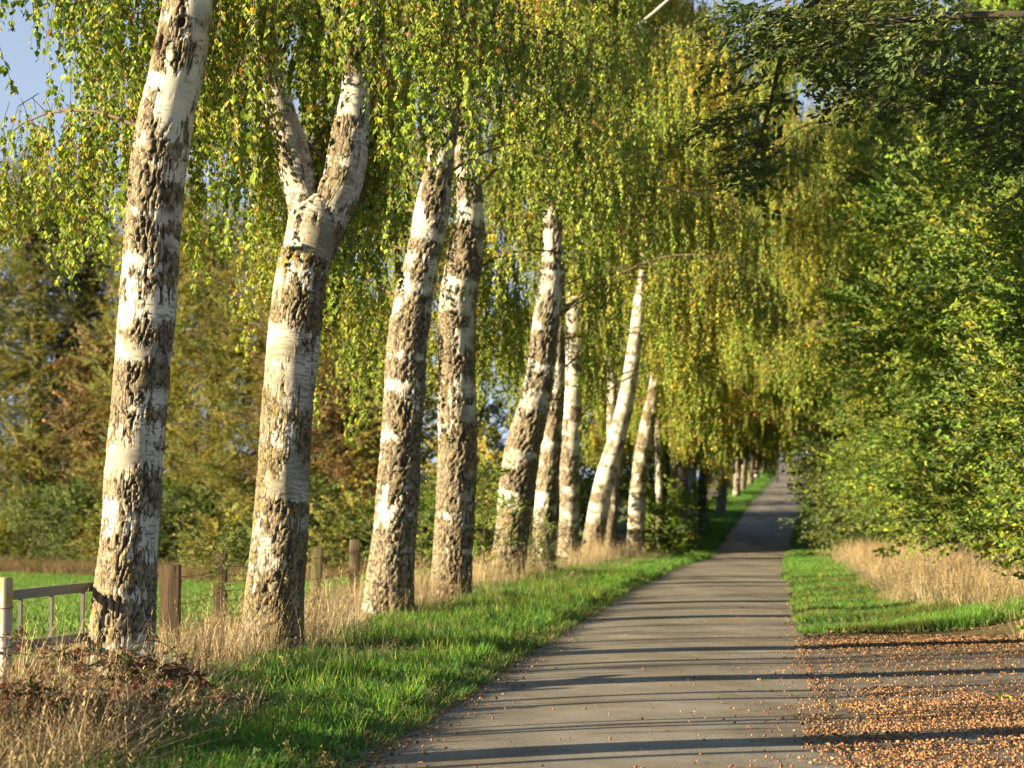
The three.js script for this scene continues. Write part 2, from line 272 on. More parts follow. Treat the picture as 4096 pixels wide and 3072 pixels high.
// a leafy spray of a broad-leaved tree: tip along +z, leaves two-ranked; colours are tones round 1
function spray(seed, len, nl, L, wid, flat = 0.35) {
  const r = rngOf(seed), s = new Soup(), pts = []; for (let i = 0; i <= 5; i++) { const t = i / 5; pts.push(V(Math.sin(t * 2 + seed) * 0.05 * len, -0.18 * len * t * t, len * t)); }
  s.twig(pts, 0.004, [0.9, 0.62, 0.4]);
  const subs = [pts]; for (let k = 0; k < 4; k++) { const i = 1 + Math.floor(r() * 3.9), sd = k % 2 ? 1 : -1, l = len * (0.25 + 0.3 * r()), b = pts[i]; const e = b.clone().add(V(sd * l * 0.75, (r() - 0.35) * 0.3 * l, l * 0.65)); subs.push([b, b.clone().lerp(e, 0.5), e]); s.twig(subs[subs.length - 1], 0.003, [0.9, 0.62, 0.4]); }
  for (let i = 0; i < nl; i++) {
    const q = i < nl * 0.45 ? subs[0] : subs[1 + Math.floor(r() * 4)], f = (0.1 + 0.9 * r()) * (q.length - 1), k = Math.min(q.length - 2, Math.floor(f)), b = q[k].clone().lerp(q[k + 1], f - k), t = q[k + 1].clone().sub(q[k]).normalize(), sd = r() < 0.5 ? 1 : -1;
    const dir = t.multiplyScalar(0.6).add(V(sd * 0.75, (r() - 0.6) * 0.5, 0.1)).normalize(), nrm = V((r() - 0.5) * flat * 2.4, 1, (r() - 0.5) * flat * 2.4), v = 0.65 + 0.7 * r(), y = r();
    const c = y < 0.85 ? [v, v, v] : y < 0.97 ? [v * 1.4, v * 1.2, v] : [v * 2.1, v * 1.25, v * 0.9];
    s.leaf(b, dir, nrm, L * (0.7 + 0.5 * r()), wid * (0.7 + 0.5 * r()), c, 0.15 + 0.2 * r(), 0.42);
  }
  return s.geo();
}
const SPRAY = [0, 1, 2, 3, 4].map((i) => spray(300 + i, 0.55, 30, 0.075, 0.046, 0.4));
const SHOOT = [0, 1, 2, 3].map((i) => spray(330 + i, 0.7, 26, 0.095, 0.062, 0.95));
const CLUMP = [0, 1, 2, 3].map((i) => spray(360 + i, 0.75, 55, 0.105, 0.07, 0.7));      // coarser, for trees far off
const FINE = [0, 1, 2].map((i) => spray(380 + i, 0.9, 90, 0.075, 0.03, 0.9));

const M4 = new THREE.Matrix4(), Q = new THREE.Quaternion(), S3 = V(1, 1, 1), COL = new THREE.Color();
// list of {p, q, s, c}; one InstancedMesh per prototype, named alike
function scatter(name, protos, mat, list, parent, label) {
  const by = protos.map(() => []); list.forEach((o, i) => by[o.k ?? i % protos.length].push(o));
  let first = null;
  by.forEach((l, k) => {
    if (!l.length) return;
    const m = new THREE.InstancedMesh(protos[k], mat, l.length);
    l.forEach((o, i) => { const s = o.s; M4.compose(o.p, o.q, typeof s === 'number' ? S3.set(s, s, s) : S3.copy(s)); m.setMatrixAt(i, M4); m.setColorAt(i, COL.setRGB(...o.c)); });
    m.name = !first && parent === scene ? numbered(name) : name; m.castShadow = m.receiveShadow = true; m.userData.kind = 'stuff';
    if (parent === scene) { if (!first) { first = m; scene.add(m); } else first.add(m); } else parent.add(m);
    first ??= m;
  });
  if (label && first) first.userData.label = label;
  return first;
}
const Y = V(0, 1, 0);
const yaw = (a) => new THREE.Quaternion().setFromAxisAngle(Y, a);
function facing(dir, roll = 0) { const z = dir.clone().normalize(), x = V().crossVectors(Y, z); if (x.lengthSq() < 1e-5) x.set(1, 0, 0); x.normalize(); const y = V().crossVectors(z, x); const q = new THREE.Quaternion().setFromRotationMatrix(new THREE.Matrix4().makeBasis(x, y, z)); return roll ? q.multiply(new THREE.Quaternion().setFromAxisAngle(V(0, 0, 1), roll)) : q; }

// ================= birches =================
const limbBark = barkTex(71, 0.12, 4, { ...FLAT, rough: (h) => -0.06, streak: 0.06 }, 128, 512);
const twigBark = new THREE.MeshStandardMaterial({ color: new THREE.Color().setRGB(0.15, 0.105, 0.065), roughness: 0.9 });
const farBarks = [barkTex(81, 0.26, 12, { ...FLAT, grey: 0.05, rough: (h) => 0.2 - 0.11 * sst(0.6, 3, h) - 0.1 * sst(3, 6, h), moss: 0.06 }, 192, 1024), barkTex(82, 0.26, 12, { ...FLAT, rough: (h) => 0.2 - 0.09 * sst(0.3, 3, h) - 0.08 * sst(4, 7, h), moss: 0.1 }, 192, 1024), barkTex(83, 0.26, 12, { ...FLAT, grey: 0.03, rough: (h) => 0.14 - 0.12 * sst(0.5, 3, h), moss: 0 }, 192, 1024)];

function trunkPts(rows, d, scale = 1) {        // rows of [display y, display x, display width], base first
  return rows.map(([y, x, w]) => ({ p: at(x * K, y * K, d), r: w * K * d / F / 2 * scale }));
}
// trunks stand clear of hanging twigs up to the height (display y) where the photo shows them vanish into the leaves
const CLEAR = [];
function hidesTrunk(x, y, z, len, r) {
  for (let k = 0; k <= 3; k++) {
    const [px, py, d] = seenAt(V(x, y - len * k / 3, z)), X = px / K, Yd = py / K;
    for (const [rw, dt, top] of CLEAR) {
      if (d > dt + 0.05 || Yd > rw[0][0]) continue; if (Yd < top) continue;
      let i = 1; while (i < rw.length - 1 && rw[i][0] > Yd) i++;
      const t = clamp((rw[i - 1][0] - Yd) / (rw[i - 1][0] - rw[i][0])), cx = lerp(rw[i - 1][1], rw[i][1], t), w = lerp(rw[i - 1][2], rw[i][2], t);
      if (Math.abs(X - cx) < w / 2 + 0.1 * F / d / K) return true;
    }
  }
  return false;
}
function birch(o) {
  const r = rngOf(o.seed), t = thing('birch_tree', o.label, 'tree', 'birches lining the lane');
  const pts = trunkPts(o.rows, o.d), base = pts[0];
  const gy = gh(base.p.x, o.d);
  { const dir = base.p.clone().sub(pts[1].p).normalize(), k = (base.p.y - (gy - 0.12)) / Math.max(0.3, -dir.y); pts[0] = { p: base.p.clone().addScaledVector(dir, k), r: base.r * 1.05 }; if (k > 0.5) pts.splice(1, 0, { p: base.p.clone(), r: base.r }); }
  t.position.set(pts[0].p.x, gy, pts[0].p.z);
  const off = t.position;
  const H = o.top ?? (o.d > 35 ? 16 : 12.5);
  if (!o.fork) { // grow on above what the photo shows
    let q = pts[pts.length - 1], dir = q.p.clone().sub(pts[pts.length - 2].p).normalize(), r0 = q.r, y0 = q.p.y;
    while (q.p.y < gy + H) { dir.lerp(V(o.lean ?? 0.03, 1, 0), 0.25).normalize(); const p = q.p.clone().addScaledVector(dir, 0.9).add(V((r() - 0.5) * 0.12, 0, (r() - 0.5) * 0.14)); q = { p, r: Math.max(0.025, r0 * (1 - 0.92 * (p.y - y0) / (gy + H - y0))) }; pts.push(q); }
  }
  const loc = pts.map((q) => ({ p: q.p.clone().sub(off), r: q.r }));
  const L = loc.reduce((s, q, i) => i ? s + q.p.distanceTo(loc[i - 1].p) : 0, 0);
  const bo = { ...FLAT, ...o.bark }, R0 = loc[Math.min(2, loc.length - 1)].r;
  let mat, dispFn = null;
  if (o.tex) { mat = barkTex(o.seed, R0, L, bo, o.tex[0], o.tex[1]); const amp = o.amp ?? 0.017; dispFn = (th, h, rr) => amp * Math.min(1, rr / 0.15) * barkAt(o.seed, th, h, R0, bo)[1] + 0.03 * (vn(Math.cos(th) * 1.4 + o.seed, Math.sin(th) * 1.4, h * 1.6) - 0.5) * Math.min(1, rr / 0.2); } else { mat = farBarks[o.seed % 3]; dispFn = (th, h, rr) => 0.05 * rr / 0.3 * (fbm(Math.cos(th) * 2.2 + o.seed, Math.sin(th) * 2.2, h * 2.2, 3) - 0.5) * 1.6; }
  mesh('trunk', stem(loc, o.nr ?? 28, o.step ?? 0.08, dispFn, o.tex ? L : 12, o.flare ?? 0.16), mat, t);
  const axes = [loc];
  for (const f of o.fork ?? []) {
    const fp = trunkPts(f.rows, o.d).map((q) => ({ p: q.p.sub(off), r: q.r }));
    let q = fp[fp.length - 1], dir = q.p.clone().sub(fp[fp.length - 2].p).normalize(); const r0 = q.r, y0 = q.p.y;
    while (q.p.y < H) { dir.lerp(V(f.lean ?? 0, 1, 0), 0.25).normalize(); const p = q.p.clone().addScaledVector(dir, 0.8).add(V((r() - 0.5) * 0.1, 0, (r() - 0.5) * 0.1)); q = { p, r: Math.max(0.02, r0 * (1 - 0.92 * (p.y - y0) / (H - y0))) }; fp.push(q); }
    const fl = fp.reduce((s, e, i) => i ? s + e.p.distanceTo(fp[i - 1].p) : 0, 0), sd = o.seed + 31 + axes.length, fo = { ...bo, ...f.bark, knots: f.knots ?? [] };
    mesh('limb', stem(fp, 64, 0.025, (th, h, rr) => 0.007 * Math.min(1, rr / 0.15) * barkAt(sd, th, h, fp[1].r, fo)[1], fl), barkTex(sd, fp[1].r, fl, fo, 256, 1024), t);
    axes.push(fp);
  }
  // boughs, then the hanging twigs on them
  const list = [], low = o.low ?? 2.5, nb = o.boughs ?? 26, rad = o.rad ?? 2.5, protos = o.d < 50 ? STR : STR_FAR;
  const far = o.d > 90;
  const bareF = o.bare ?? 6, tint0 = o.tint ?? [1, 1, 1];
  for (let b = 0; b < nb; b++) {
    const ax = axes[axes.length > 1 ? 1 + b % (axes.length - 1) : 0], y = lerp(o.from ?? 3.6, H - 0.4, (b + r()) / nb);
    let i = ax.findIndex((q) => q.p.y > y); if (i < 1) i = ax.length - 1;
    const A = ax[i - 1], B = ax[i], st = A.p.clone().lerp(B.p, clamp((y - A.p.y) / (B.p.y - A.p.y || 1)));
    let a = b * 2.399 + r() * 1.1, over = o.toRoad && r() < o.toRoad; if (over) a = (r() - 0.5) * 1.5 + (o.back ? Math.PI : 0);
    if (o.d < 45 && Math.sin(a) > 0.2 && y < 8) a = -a;
    const out = V(Math.cos(a), 0, Math.sin(a)), len = rad * (0.55 + 0.55 * r()) * (1 - 0.55 * sst(0.45, 1, y / H)) * (over ? 1.65 : 1), rise = (0.35 + 0.55 * r()) * len;
    const bp = []; for (let k = 0; k <= 6; k++) { const u = k / 6; bp.push({ p: st.clone().addScaledVector(out, len * u).add(V((r() - 0.5) * 0.1 * len * u, rise * (u * 1.5 - u * u * 0.95) - 0.25 * len * u ** 3, (r() - 0.5) * 0.1 * len * u)), r: (0.010 + 0.004 * len) * (1 - 0.85 * u) + 0.0025 }); }
    const had = list.length;
    const ns = Math.round((o.dens ?? 26) * (o.d > 36 ? 1.2 : 1.08) * len);
    for (let k = 0; k < ns; k++) {
      const u = 0.18 + 0.82 * Math.sqrt(r()), f = u * 6, q = Math.min(5, Math.floor(f)), p = bp[q].p.clone().lerp(bp[q + 1].p, f - q);
      const sp = 0.18 + 0.55 * u * (1.15 - u) * 1.6; p.add(V((r() - 0.5) * 2 * sp, (r() - 0.35) * 0.3, (r() - 0.5) * 2 * sp));
      const kk = Math.floor(r() * protos.length); let sl = 0.8 + 0.45 * r();
      const wx = p.x + off.x, wz = p.z + off.z;
      const lowHere = low + 3.4 * (fbm(wx * 0.9 + o.seed, wz * 0.9, 4, 2) - 0.4);
      const gap = fbm(wx * 0.75, (p.y) * 0.55, wz * 0.75 + o.seed, 2); if (gap < (o.gap ?? 0.36)) continue;
      // the trunk's side facing the lane is bare up to a height
      let tx = 0; { let m = 1; while (m < ax.length - 1 && ax[m].p.y < p.y - 0.6) m++; tx = ax[m].p.x; }
      const front = p.z > -0.15 && Math.abs(p.x - tx) < 0.5 && o.d > 70;
      let bot = p.y - protos[kk][0] * sl; const lim = front ? Math.max(lowHere, bareF) : lowHere;
      if (bot < lim) { if (p.y - lim < 0.45) continue; sl = (p.y - lim) / protos[kk][0]; if (sl < 0.4) continue; sl = Math.min(sl, 1.25); }
      if (o.keep && !o.keep(wx, p.y, wz)) continue;
      if (o.d < 80 && hidesTrunk(wx, p.y + off.y, wz, protos[kk][0] * sl, r)) continue;
      const v = 0.82 + 0.4 * r(), yel = fbm(wx * 0.8 + 50, p.y * 0.8, wz * 0.8, 2) > (o.d > 36 ? 0.585 : 0.65) ? 1.3 : 1;
      list.push({ p, q: yaw(r() * TAU), s: V(Math.min(1.15, sl) , sl, Math.min(1.15, sl)), c: [v * tint0[0] * yel, v * tint0[1] * (yel > 1 ? 1.05 : 1), v * tint0[2]], k: kk });
    }
    if ((!far || b % 2 === 0) && list.length - had > ns * 0.4) mesh('branch', stem(bp, far ? 4 : 6, far ? 0.6 : 0.25, null, 4), twigBark, t);
  }
  scatter('crown', protos.map((q) => q[1]), BIRCH_LEAF, list, t);
  for (const e of o.extra ?? []) mesh('branch', stem(e.map(([x, y, w, dd]) => ({ p: at(x * K, y * K, dd ?? o.d).sub(off), r: w * K * o.d / F / 2 })), 8, 0.1, null, 4), limbBark, t);
  return t;
}
const rows = {
  a: [[1490, 260, 138], [1400, 261, 140], [1250, 272, 132], [1100, 285, 122], [1000, 291, 118], [800, 306, 119], [650, 320, 120], [500, 331, 118], [380, 340, 124], [310, 350, 124], [250, 361, 118], [150, 384, 115], [50, 401, 108], [0, 407, 106]],
  b: [[1430, 585, 132], [1300, 592, 124], [1150, 606, 117], [1000, 615, 108], [850, 624, 110], [700, 638, 114], [600, 650, 112], [520, 672, 114], [470, 683, 116], [445, 689, 96], [424, 692, 70]],
  c: [[1340, 835, 112], [1200, 848, 97], [1050, 861, 90], [900, 870, 84], [750, 879, 87], [650, 894, 84], [550, 915, 74], [450, 934, 74], [380, 946, 62], [200, 978, 48], [50, 1000, 42]],
  e: [[1310, 972, 82], [1200, 978, 84], [1000, 988, 83], [800, 986, 82], [650, 990, 80], [550, 1005, 76], [450, 1015, 58], [300, 1003, 42], [50, 992, 34]],
  f: [[1262, 1092, 68], [1150, 1106, 72], [1000, 1122, 74], [900, 1148, 68], [800, 1168, 60], [700, 1179, 55], [600, 1192, 52], [500, 1192, 42], [430, 1190, 30]],
  g: [[1250, 1174, 50], [1100, 1178, 48], [950, 1192, 42], [800, 1204, 34], [700, 1206, 26]],
  h: [[1215, 1228, 46], [1100, 1230, 42], [1000, 1231, 42], [800, 1239, 38], [680, 1241, 36], [600, 1244, 30]],
  i: [[1195, 1280, 50], [1120, 1290, 46], [1050, 1303, 44], [950, 1332, 38], [850, 1355, 34], [750, 1371, 30], [650, 1382, 26], [590, 1390, 19]],
  j: [[1195, 1313, 30], [1050, 1324, 28], [900, 1324, 25], [820, 1322, 20]],
  k: [[1190, 1372, 36], [1050, 1380, 36], [950, 1393, 34], [850, 1412, 26], [780, 1418, 18]],
};

const forkA = [[520, 662, 84], [460, 664, 84], [400, 647, 76], [350, 636, 76], [300, 624, 72], [240, 606, 62], [150, 586, 50], [50, 568, 40]], forkB = [[540, 678, 90], [470, 706, 96], [400, 736, 92], [350, 748, 90], [300, 755, 84], [200, 768, 64], [100, 771, 58], [0, 785, 52]];
CLEAR.push([rows.a, 16.2, -200], [rows.b, 20, 390], [forkA, 20, 200], [forkB, 20, 200], [rows.c, 26.4, 400], [rows.e, 30.8, 480], [rows.f, 39, 480], [rows.g, 43, 700], [rows.h, 53, 660], [rows.i, 62, 590], [rows.j, 66, 820], [rows.k, 72, 820], [[[352, 2042, 12], [300, 1985, 14], [240, 1930, 13], [193, 1878, 10]], 58, 190], [[[692, 2002, 8], [630, 1950, 10], [588, 1898, 8]], 80, 580], [[[250, 1118, 16], [195, 1200, 16], [143, 1290, 14], [126, 1360, 10], [124, 1432, 6]], 39.2, 120]);
birch({ seed: 1, d: 16.2, rows: rows.a, label: 'birch trunk with a dark oval knot hole high up, closest to the gate', tex: [448, 2048], nr: 120, step: 0.016, amp: 0.010, low: 2.9, bare: 20, bareW: 1.0, from: 4.2, boughs: 30, rad: 2.4, dens: 34, gap: 0.30,
  bark: { rough: (h0) => { const h = h0 - 0.14, b = (c, w, k) => k * Math.exp(-(((h - c) / w) ** 2)); return 0.0 + 0.2 * (1 - sst(0.5, 2.3, h)) + b(1.93, 0.09, 0.13) + b(2.18, 0.05, 0.13) + b(2.52, 0.22, 0.17) + b(2.85, 0.06, 0.14) + b(3.15, 0.14, 0.17) + b(4.05, 0.48, 0.12) + b(5.1, 0.2, 0.1) + b(5.75, 0.2, 0.1); }, streak: 0.04, moss: 0.04, knots: [[2.3, 5.36, 0.05, 0.11], [1.55, 5.56, 0.045, 0.05]] } });
birch({ seed: 2, d: 20, rows: rows.b, label: 'birch that forks into two thick limbs, second trunk along the lane', tex: [448, 1536], nr: 96, step: 0.02, amp: 0.012, low: 2.2, bare: 5.6, from: 4.4, boughs: 36, rad: 2.4, dens: 30,
  bark: { grey: 0.06, rough: (h) => 0.2 * (1 - sst(0.3, 2.1, h)) + 0.06 - 0.02 * sst(1.5, 3, h), streak: 0.2, moss: 0.24 },
  fork: [{ rows: forkA, lean: -0.08, bark: { rough: () => 0.02, streak: 0.18, moss: 0.1 } }, { rows: forkB, lean: 0.06, bark: { rough: () => 0.05, streak: 0.18, moss: 0.15 }, knots: [[1.3, 2.0, 0.07, 0.06]] }] });
birch({ seed: 3, d: 26.4, rows: rows.c, label: 'dark rugged birch leaning to the lane, third trunk from the gate', tex: [320, 1536], nr: 84, step: 0.028, amp: 0.015, low: 2.1, bare: 6.1, boughs: 32, rad: 2.6, dens: 30,
  bark: { rough: (h) => 0.24 - 0.12 * sst(1.2, 2.2, h) - 0.04 * sst(4.6, 5.4, h), streak: 0.08, moss: 0.02, knots: [[1.0, 5.8, 0.045, 0.07]] } });
birch({ seed: 4, d: 30.8, rows: rows.e, label: 'birch with a wavy grooved trunk, fourth from the gate', tex: [320, 1536], nr: 80, step: 0.03, amp: 0.016, low: 2.6, bare: 6.2, boughs: 32, rad: 2.6, dens: 30, toRoad: 0.25,
  bark: { rough: (h) => 0.18 - 0.09 * sst(2.0, 3.0, h) - 0.05 * sst(4, 5, h), streak: 0.06, moss: 0.05 } });
birch({ seed: 5, d: 39, rows: rows.f, label: 'white and brown birch bending sharply toward the lane, fifth from the gate', tex: [256, 1024], nr: 64, step: 0.05, amp: 0.022, low: 3.0, bare: 7.4, boughs: 40, rad: 2.8, dens: 30, toRoad: 0.35,
  bark: { rough: (h) => 0.2 - 0.14 * sst(1.2, 3.4, h), streak: 0.03, moss: 0 },
  extra: [[[1120, 246, 9, 37], [1200, 195, 10, 37.5], [1290, 143, 8, 38], [1360, 126, 6, 38.5], [1432, 122, 4, 39]], [[1340, 74, 7, 38], [1390, 45, 7, 38], [1450, -6, 6, 38]]] });
birch({ seed: 6, d: 43, rows: rows.g, label: 'speckled brown birch half hidden behind the sharply bending one', tex: [192, 768], nr: 40, step: 0.07, low: 3.2, bare: 6, boughs: 36, rad: 2.7, dens: 26, toRoad: 0.35, bark: { rough: (h) => 0.15 - 0.06 * sst(1, 3, h), streak: 0.03 } });
birch({ seed: 7, d: 53, top: 17, rows: rows.h, label: 'upright patchy white birch with a straight trunk, mid row', tex: [192, 768], nr: 40, step: 0.07, low: 3.4, bare: 7.5, boughs: 38, rad: 3.0, dens: 24, toRoad: 0.4, bark: { rough: (h) => 0.12 - 0.12 * sst(1, 3.5, h), streak: 0.02 } });
birch({ seed: 8, d: 62, top: 18, rows: rows.i, label: 'smooth bright white birch slanting strongly toward the lane', tex: [192, 768], nr: 40, step: 0.08, low: 7.2, from: 5.5, boughs: 38, rad: 3.2, dens: 22, toRoad: 0.4, bark: { rough: (h) => 0.12 - 0.17 * sst(0.8, 2.6, h), streak: 0.02 } });
birch({ seed: 9, d: 66, rows: rows.j, label: 'thin speckled birch crossing behind the slanting white birch', low: 3.6, bare: 6, boughs: 32, rad: 3.0, dens: 20, toRoad: 0.4 });
birch({ seed: 10, d: 72, rows: rows.k, label: 'yellowish mossy birch beside the dark green bush', tex: [160, 640], nr: 32, step: 0.1, low: 3.4, bare: 6, boughs: 34, rad: 3.2, dens: 20, toRoad: 0.4, bark: { rough: (h) => 0.08 - 0.05 * sst(1, 3, h), streak: 0.02, moss: 0.3 } });
const far = [[1428, 76, 20, 1422, 'slim pale birch just behind the dark green bush'], [1447, 79, 22, 1459, 'pale birch rising from the dark green bush'], [1476, 84, 34, 1468, 'broad dark grey birch stem right of the bush'], [1497, 87, 24, 1494, 'blackish birch stem standing beside the broad grey one'], [1508, 91, 26, 1529, 'brown birch leaning right where the lane begins to climb'], [1556, 104, 23, 1574, 'pale flecked birch standing alone on the climbing verge'], [1590, 121, 17, 1601, 'first of the small birches high on the slope'], [1604, 132, 15, 1614, 'second of the small birches high on the slope'], [1621, 145, 13, 1630, 'third of the small birches high on the slope'], [1634, 158, 11, 1642, 'fourth of the small birches high on the slope'], [1648, 174, 10, 1655, 'fifth of the small birches high on the slope'], [1664, 194, 10, 1670, 'last small birch of the row near the crest']];
far.forEach(([x, d, w, xt, label], n) => {
  const X = (x * K - CX) / F * d, gy = gh(X, d), yb = (HOR - (gy - EYE) / d * F) / K, up = 4.2 * F / d / K;
  birch({ seed: 11 + n, d, rows: [[yb, x, w], [yb - up * 0.35, lerp(x, xt, 0.3), w * 0.9], [yb - up * 0.7, lerp(x, xt, 0.65), w * 0.82], [yb - up, xt, w * 0.72]], label, low: 3.0, bare: 4.2, boughs: 28, rad: 3.4, dens: n < 6 ? 18 : 12, toRoad: 0.5, nr: 18, step: 0.25, top: 14 + (n * 7 % 4), from: 3.4, tint: n % 3 === 1 ? [1.12, 1.0, 1] : [1, 1, 1] });
});
// nearer birches of the same row, left of the picture: their shadows cross the lane in front
[[11.2, -3.75, 'birch of the row just outside the frame, nearer than the gate'], [6.2, -4.4, 'birch of the row beside the camera, outside the frame'], [1.5, -5.0, 'birch of the row behind the camera']].forEach(([d, X, label], n) => {
  const x = (CX + X * F / d) / K, yb = (HOR + EYE * F / d) / K, up = 5 * F / d / K, w = 0.46 * F / d / K;
  birch({ seed: 41 + n, d, rows: [[yb, x, w], [yb - up * 0.5, x + 0.03 * F / d / K, w * 0.9], [yb - up, x + 0.1 * F / d / K, w * 0.85]], label, low: 1.2, from: 2.8, boughs: 34, rad: 2.6, dens: 18, nr: 18, step: 0.2, top: 12, keep: (x, y, z) => y > 5.8 || z > -4 || seenAt(V(x + 0.45, y, z))[0] < -40 });
});
[[9.0, -4.6, 0.05], [8.0, -3.6, 0.035], [10.2, -5.2, 0.06], [11.6, -5.6, 0.05], [12.4, -4.7, 0.03], [13.2, -6.2, 0.07], [7.0, -4.9, 0.05], [14.0, -5.4, 0.04], [12.9, -8.2, 0.08], [10.6, -8.6, 0.08], [16, -9.5, 0.15], [18.5, -11, 0.13], [21.5, -10, 0.14], [25, -11.5, 0.15], [14.2, -12.5, 0.16], [28.5, -12, 0.14]].forEach(([d, X, rr], n) => {
  const t = thing('young_birch', ['first', 'second', 'third', 'fourth', 'fifth', 'sixth', 'seventh', 'eighth', 'ninth', 'tenth', 'eleventh', 'twelfth', 'thirteenth', 'fourteenth', 'fifteenth', 'sixteenth'][n] + ' slender young birch outside the frame beside the gate', 'tree', 'young birches outside the frame'), r = rngOf(1500 + n); t.position.copy(G(X, d));
  const pts = []; for (let k = 0; k <= 6; k++) pts.push({ p: V(0.06 * k * (r() - 0.5) * 2, -0.1 + 0.85 * k, 0.06 * k * (r() - 0.5)), r: rr * (1 - 0.13 * k) }); mesh('trunk', stem(pts, 10, 0.15, null, 4), limbBark, t);
  const list = []; for (let k = 0; k < 26; k++) list.push({ p: V((r() - 0.5) * 1.1, 3.4 + 1.9 * r(), (r() - 0.5) * 1.1), q: yaw(r() * TAU), s: 0.7 + 0.3 * r(), c: [1, 1, 1] }); scatter('crown', STR.map((q) => q[1]), BIRCH_LEAF, list, t);
});
// birches on the far side of the lane, their boughs reaching over it
[[58, 5.4, -0.16, 'birch leaning over the lane from behind the hedge'], [80, 4.6, -0.12, 'second birch beyond the hedge, farther up'], [104, 4.2, -0.1, 'third birch beyond the hedge, near the dark trees'], [48, 6.2, -0.16, 'pale birch deep behind the hedge'], [69, 3.6, -0.18, 'birch rising beside the dark leaning sprays']].forEach(([d, s, lean, label], n) => {
  const X = xr(d) + s, x = (CX + X * F / d) / K, gy = gh(X, d), yb = (HOR - (gy - EYE) / d * F) / K, up = 6 * F / d / K, w = 0.4 * F / d / K, u = F / d / K;
  birch({ seed: 51 + n, d, rows: [[yb, x, w], [yb - up * 0.5, x - 0.3 * u, w * 0.85], [yb - up, x - 1.1 * u, w * 0.7]], lean, label, low: 3.6, bare: 4, from: 3.6, boughs: 44, rad: 3.6, dens: 19, nr: 20, step: 0.2, top: 17, toRoad: 0.5, back: true,
    extra: n === 0 ? [[[2040, 350, 9], [1985, 300, 11], [1930, 240, 9], [1880, 195, 7]], [[1990, 330, 7], [1945, 285, 7], [1890, 225, 5]]] : n === 1 ? [[[2000, 690, 6], [1950, 630, 7], [1900, 590, 6]], [[1900, 700, 4], [1850, 690, 6], [1790, 650, 5]]] : undefined });
});

// ================= broad-leaved trees and shrubs =================
const woodMat = new THREE.MeshStandardMaterial({ map: dataTex(128, 256, (u, v) => { const k = 0.5 + 0.8 * tile(u * 1, v * 0.5, 16, 3, 5); return [0.10 * k, 0.075 * k, 0.05 * k]; }, true), roughness: 0.95 });
// a crown built of sprays set on the skins of several lobes; cols are base colours of its leaves
function leafy(o) {
  const r = rngOf(o.seed), t = thing(o.name, o.label, o.cat, o.group), X = o.x, d = o.d, gy = gh(X, d); t.position.set(X, gy, -d);
  const h = o.h, w = o.w;
  const main = [{ p: V(0, -0.2, 0), r: o.tr ?? 0.02 * h + 0.03 }, { p: V((r() - 0.5) * 0.03 * h, h * 0.3, (r() - 0.5) * 0.03 * h), r: (o.tr ?? 0.02 * h + 0.03) * 0.8 }, { p: V((r() - 0.5) * 0.05 * h, h * 0.62, (r() - 0.5) * 0.05 * h), r: (o.tr ?? 0.02 * h + 0.03) * 0.45 }, { p: V((r() - 0.5) * 0.08 * h, h * 0.92, (r() - 0.5) * 0.08 * h), r: (o.tr ?? 0.04) * 0.3 }];
  mesh('trunk', stem(main, 8, 0.3, null, 2), woodMat, t);
  const lobes = [];
  for (let k = 0; k < o.lobes; k++) {
    const yy = lerp(o.from ?? 0.1, 0.93, (k + 0.5 * r()) / o.lobes), prof = o.prof ? o.prof(yy) : Math.sin(Math.PI * clamp(0.12 + yy * 0.83)) , a = k * 2.4 + r(), rr = w * 0.5 * prof * (0.35 + 0.5 * r());
    const c = V(Math.cos(a) * rr, yy * h, Math.sin(a) * rr * (o.deep ?? 1)), sz = w * (o.lobe ?? 0.26) * (0.75 + 0.5 * r()) * (0.55 + 0.45 * prof);
    lobes.push([c, sz]);
    if (k % 2 === 0) { const s = V(0, Math.max(0.1, c.y - rr * 0.8 - 0.1 * h), 0); mesh('branch', stem([{ p: s, r: Math.min((o.tr ?? 1) * 0.5, 0.0072 * h + 0.01) }, { p: s.clone().lerp(c, 0.5).add(V(0, 0.05 * h, 0)), r: Math.min((o.tr ?? 1) * 0.35, 0.004 * h + 0.008) }, { p: c, r: Math.min((o.tr ?? 1) * 0.2, 0.008) }], 5, 0.5, null, 2), woodMat, t); }
  }
  const list = [], n = o.n;
  for (let i = 0; i < n; i++) {
    const [c, sz] = lobes[Math.floor(r() * lobes.length)], z = r() * 2 - 1, a = r() * TAU, q = Math.sqrt(1 - z * z), dir = V(q * Math.cos(a), z * 0.85, q * Math.sin(a)), p = c.clone().addScaledVector(dir, sz * Math.pow(r(), 0.4));
    if (p.y < 0.1) p.y = 0.1 + r() * 0.3;
    if (fbm((p.x + X) * 0.9, p.y * 0.9, p.z * 0.9 + o.seed, 2) < (o.gap ?? 0.3)) continue;
    const f = dir.multiplyScalar(0.8).add(o.grow ?? V(0, 0.35, 0)).add(V((r() - 0.5) * 0.6, (r() - 0.5) * 0.6, (r() - 0.5) * 0.6)), col = o.cols[Math.floor(r() * o.cols.length)], v = 0.75 + 0.5 * r();
    list.push({ p, q: facing(f, (r() - 0.5) * 1.6), s: (o.s ?? 1) * (0.75 + 0.5 * r()), c: col.map((x) => x * v) });
  }
  scatter('crown', o.protos, LEAF, list, t);
  return t;
}
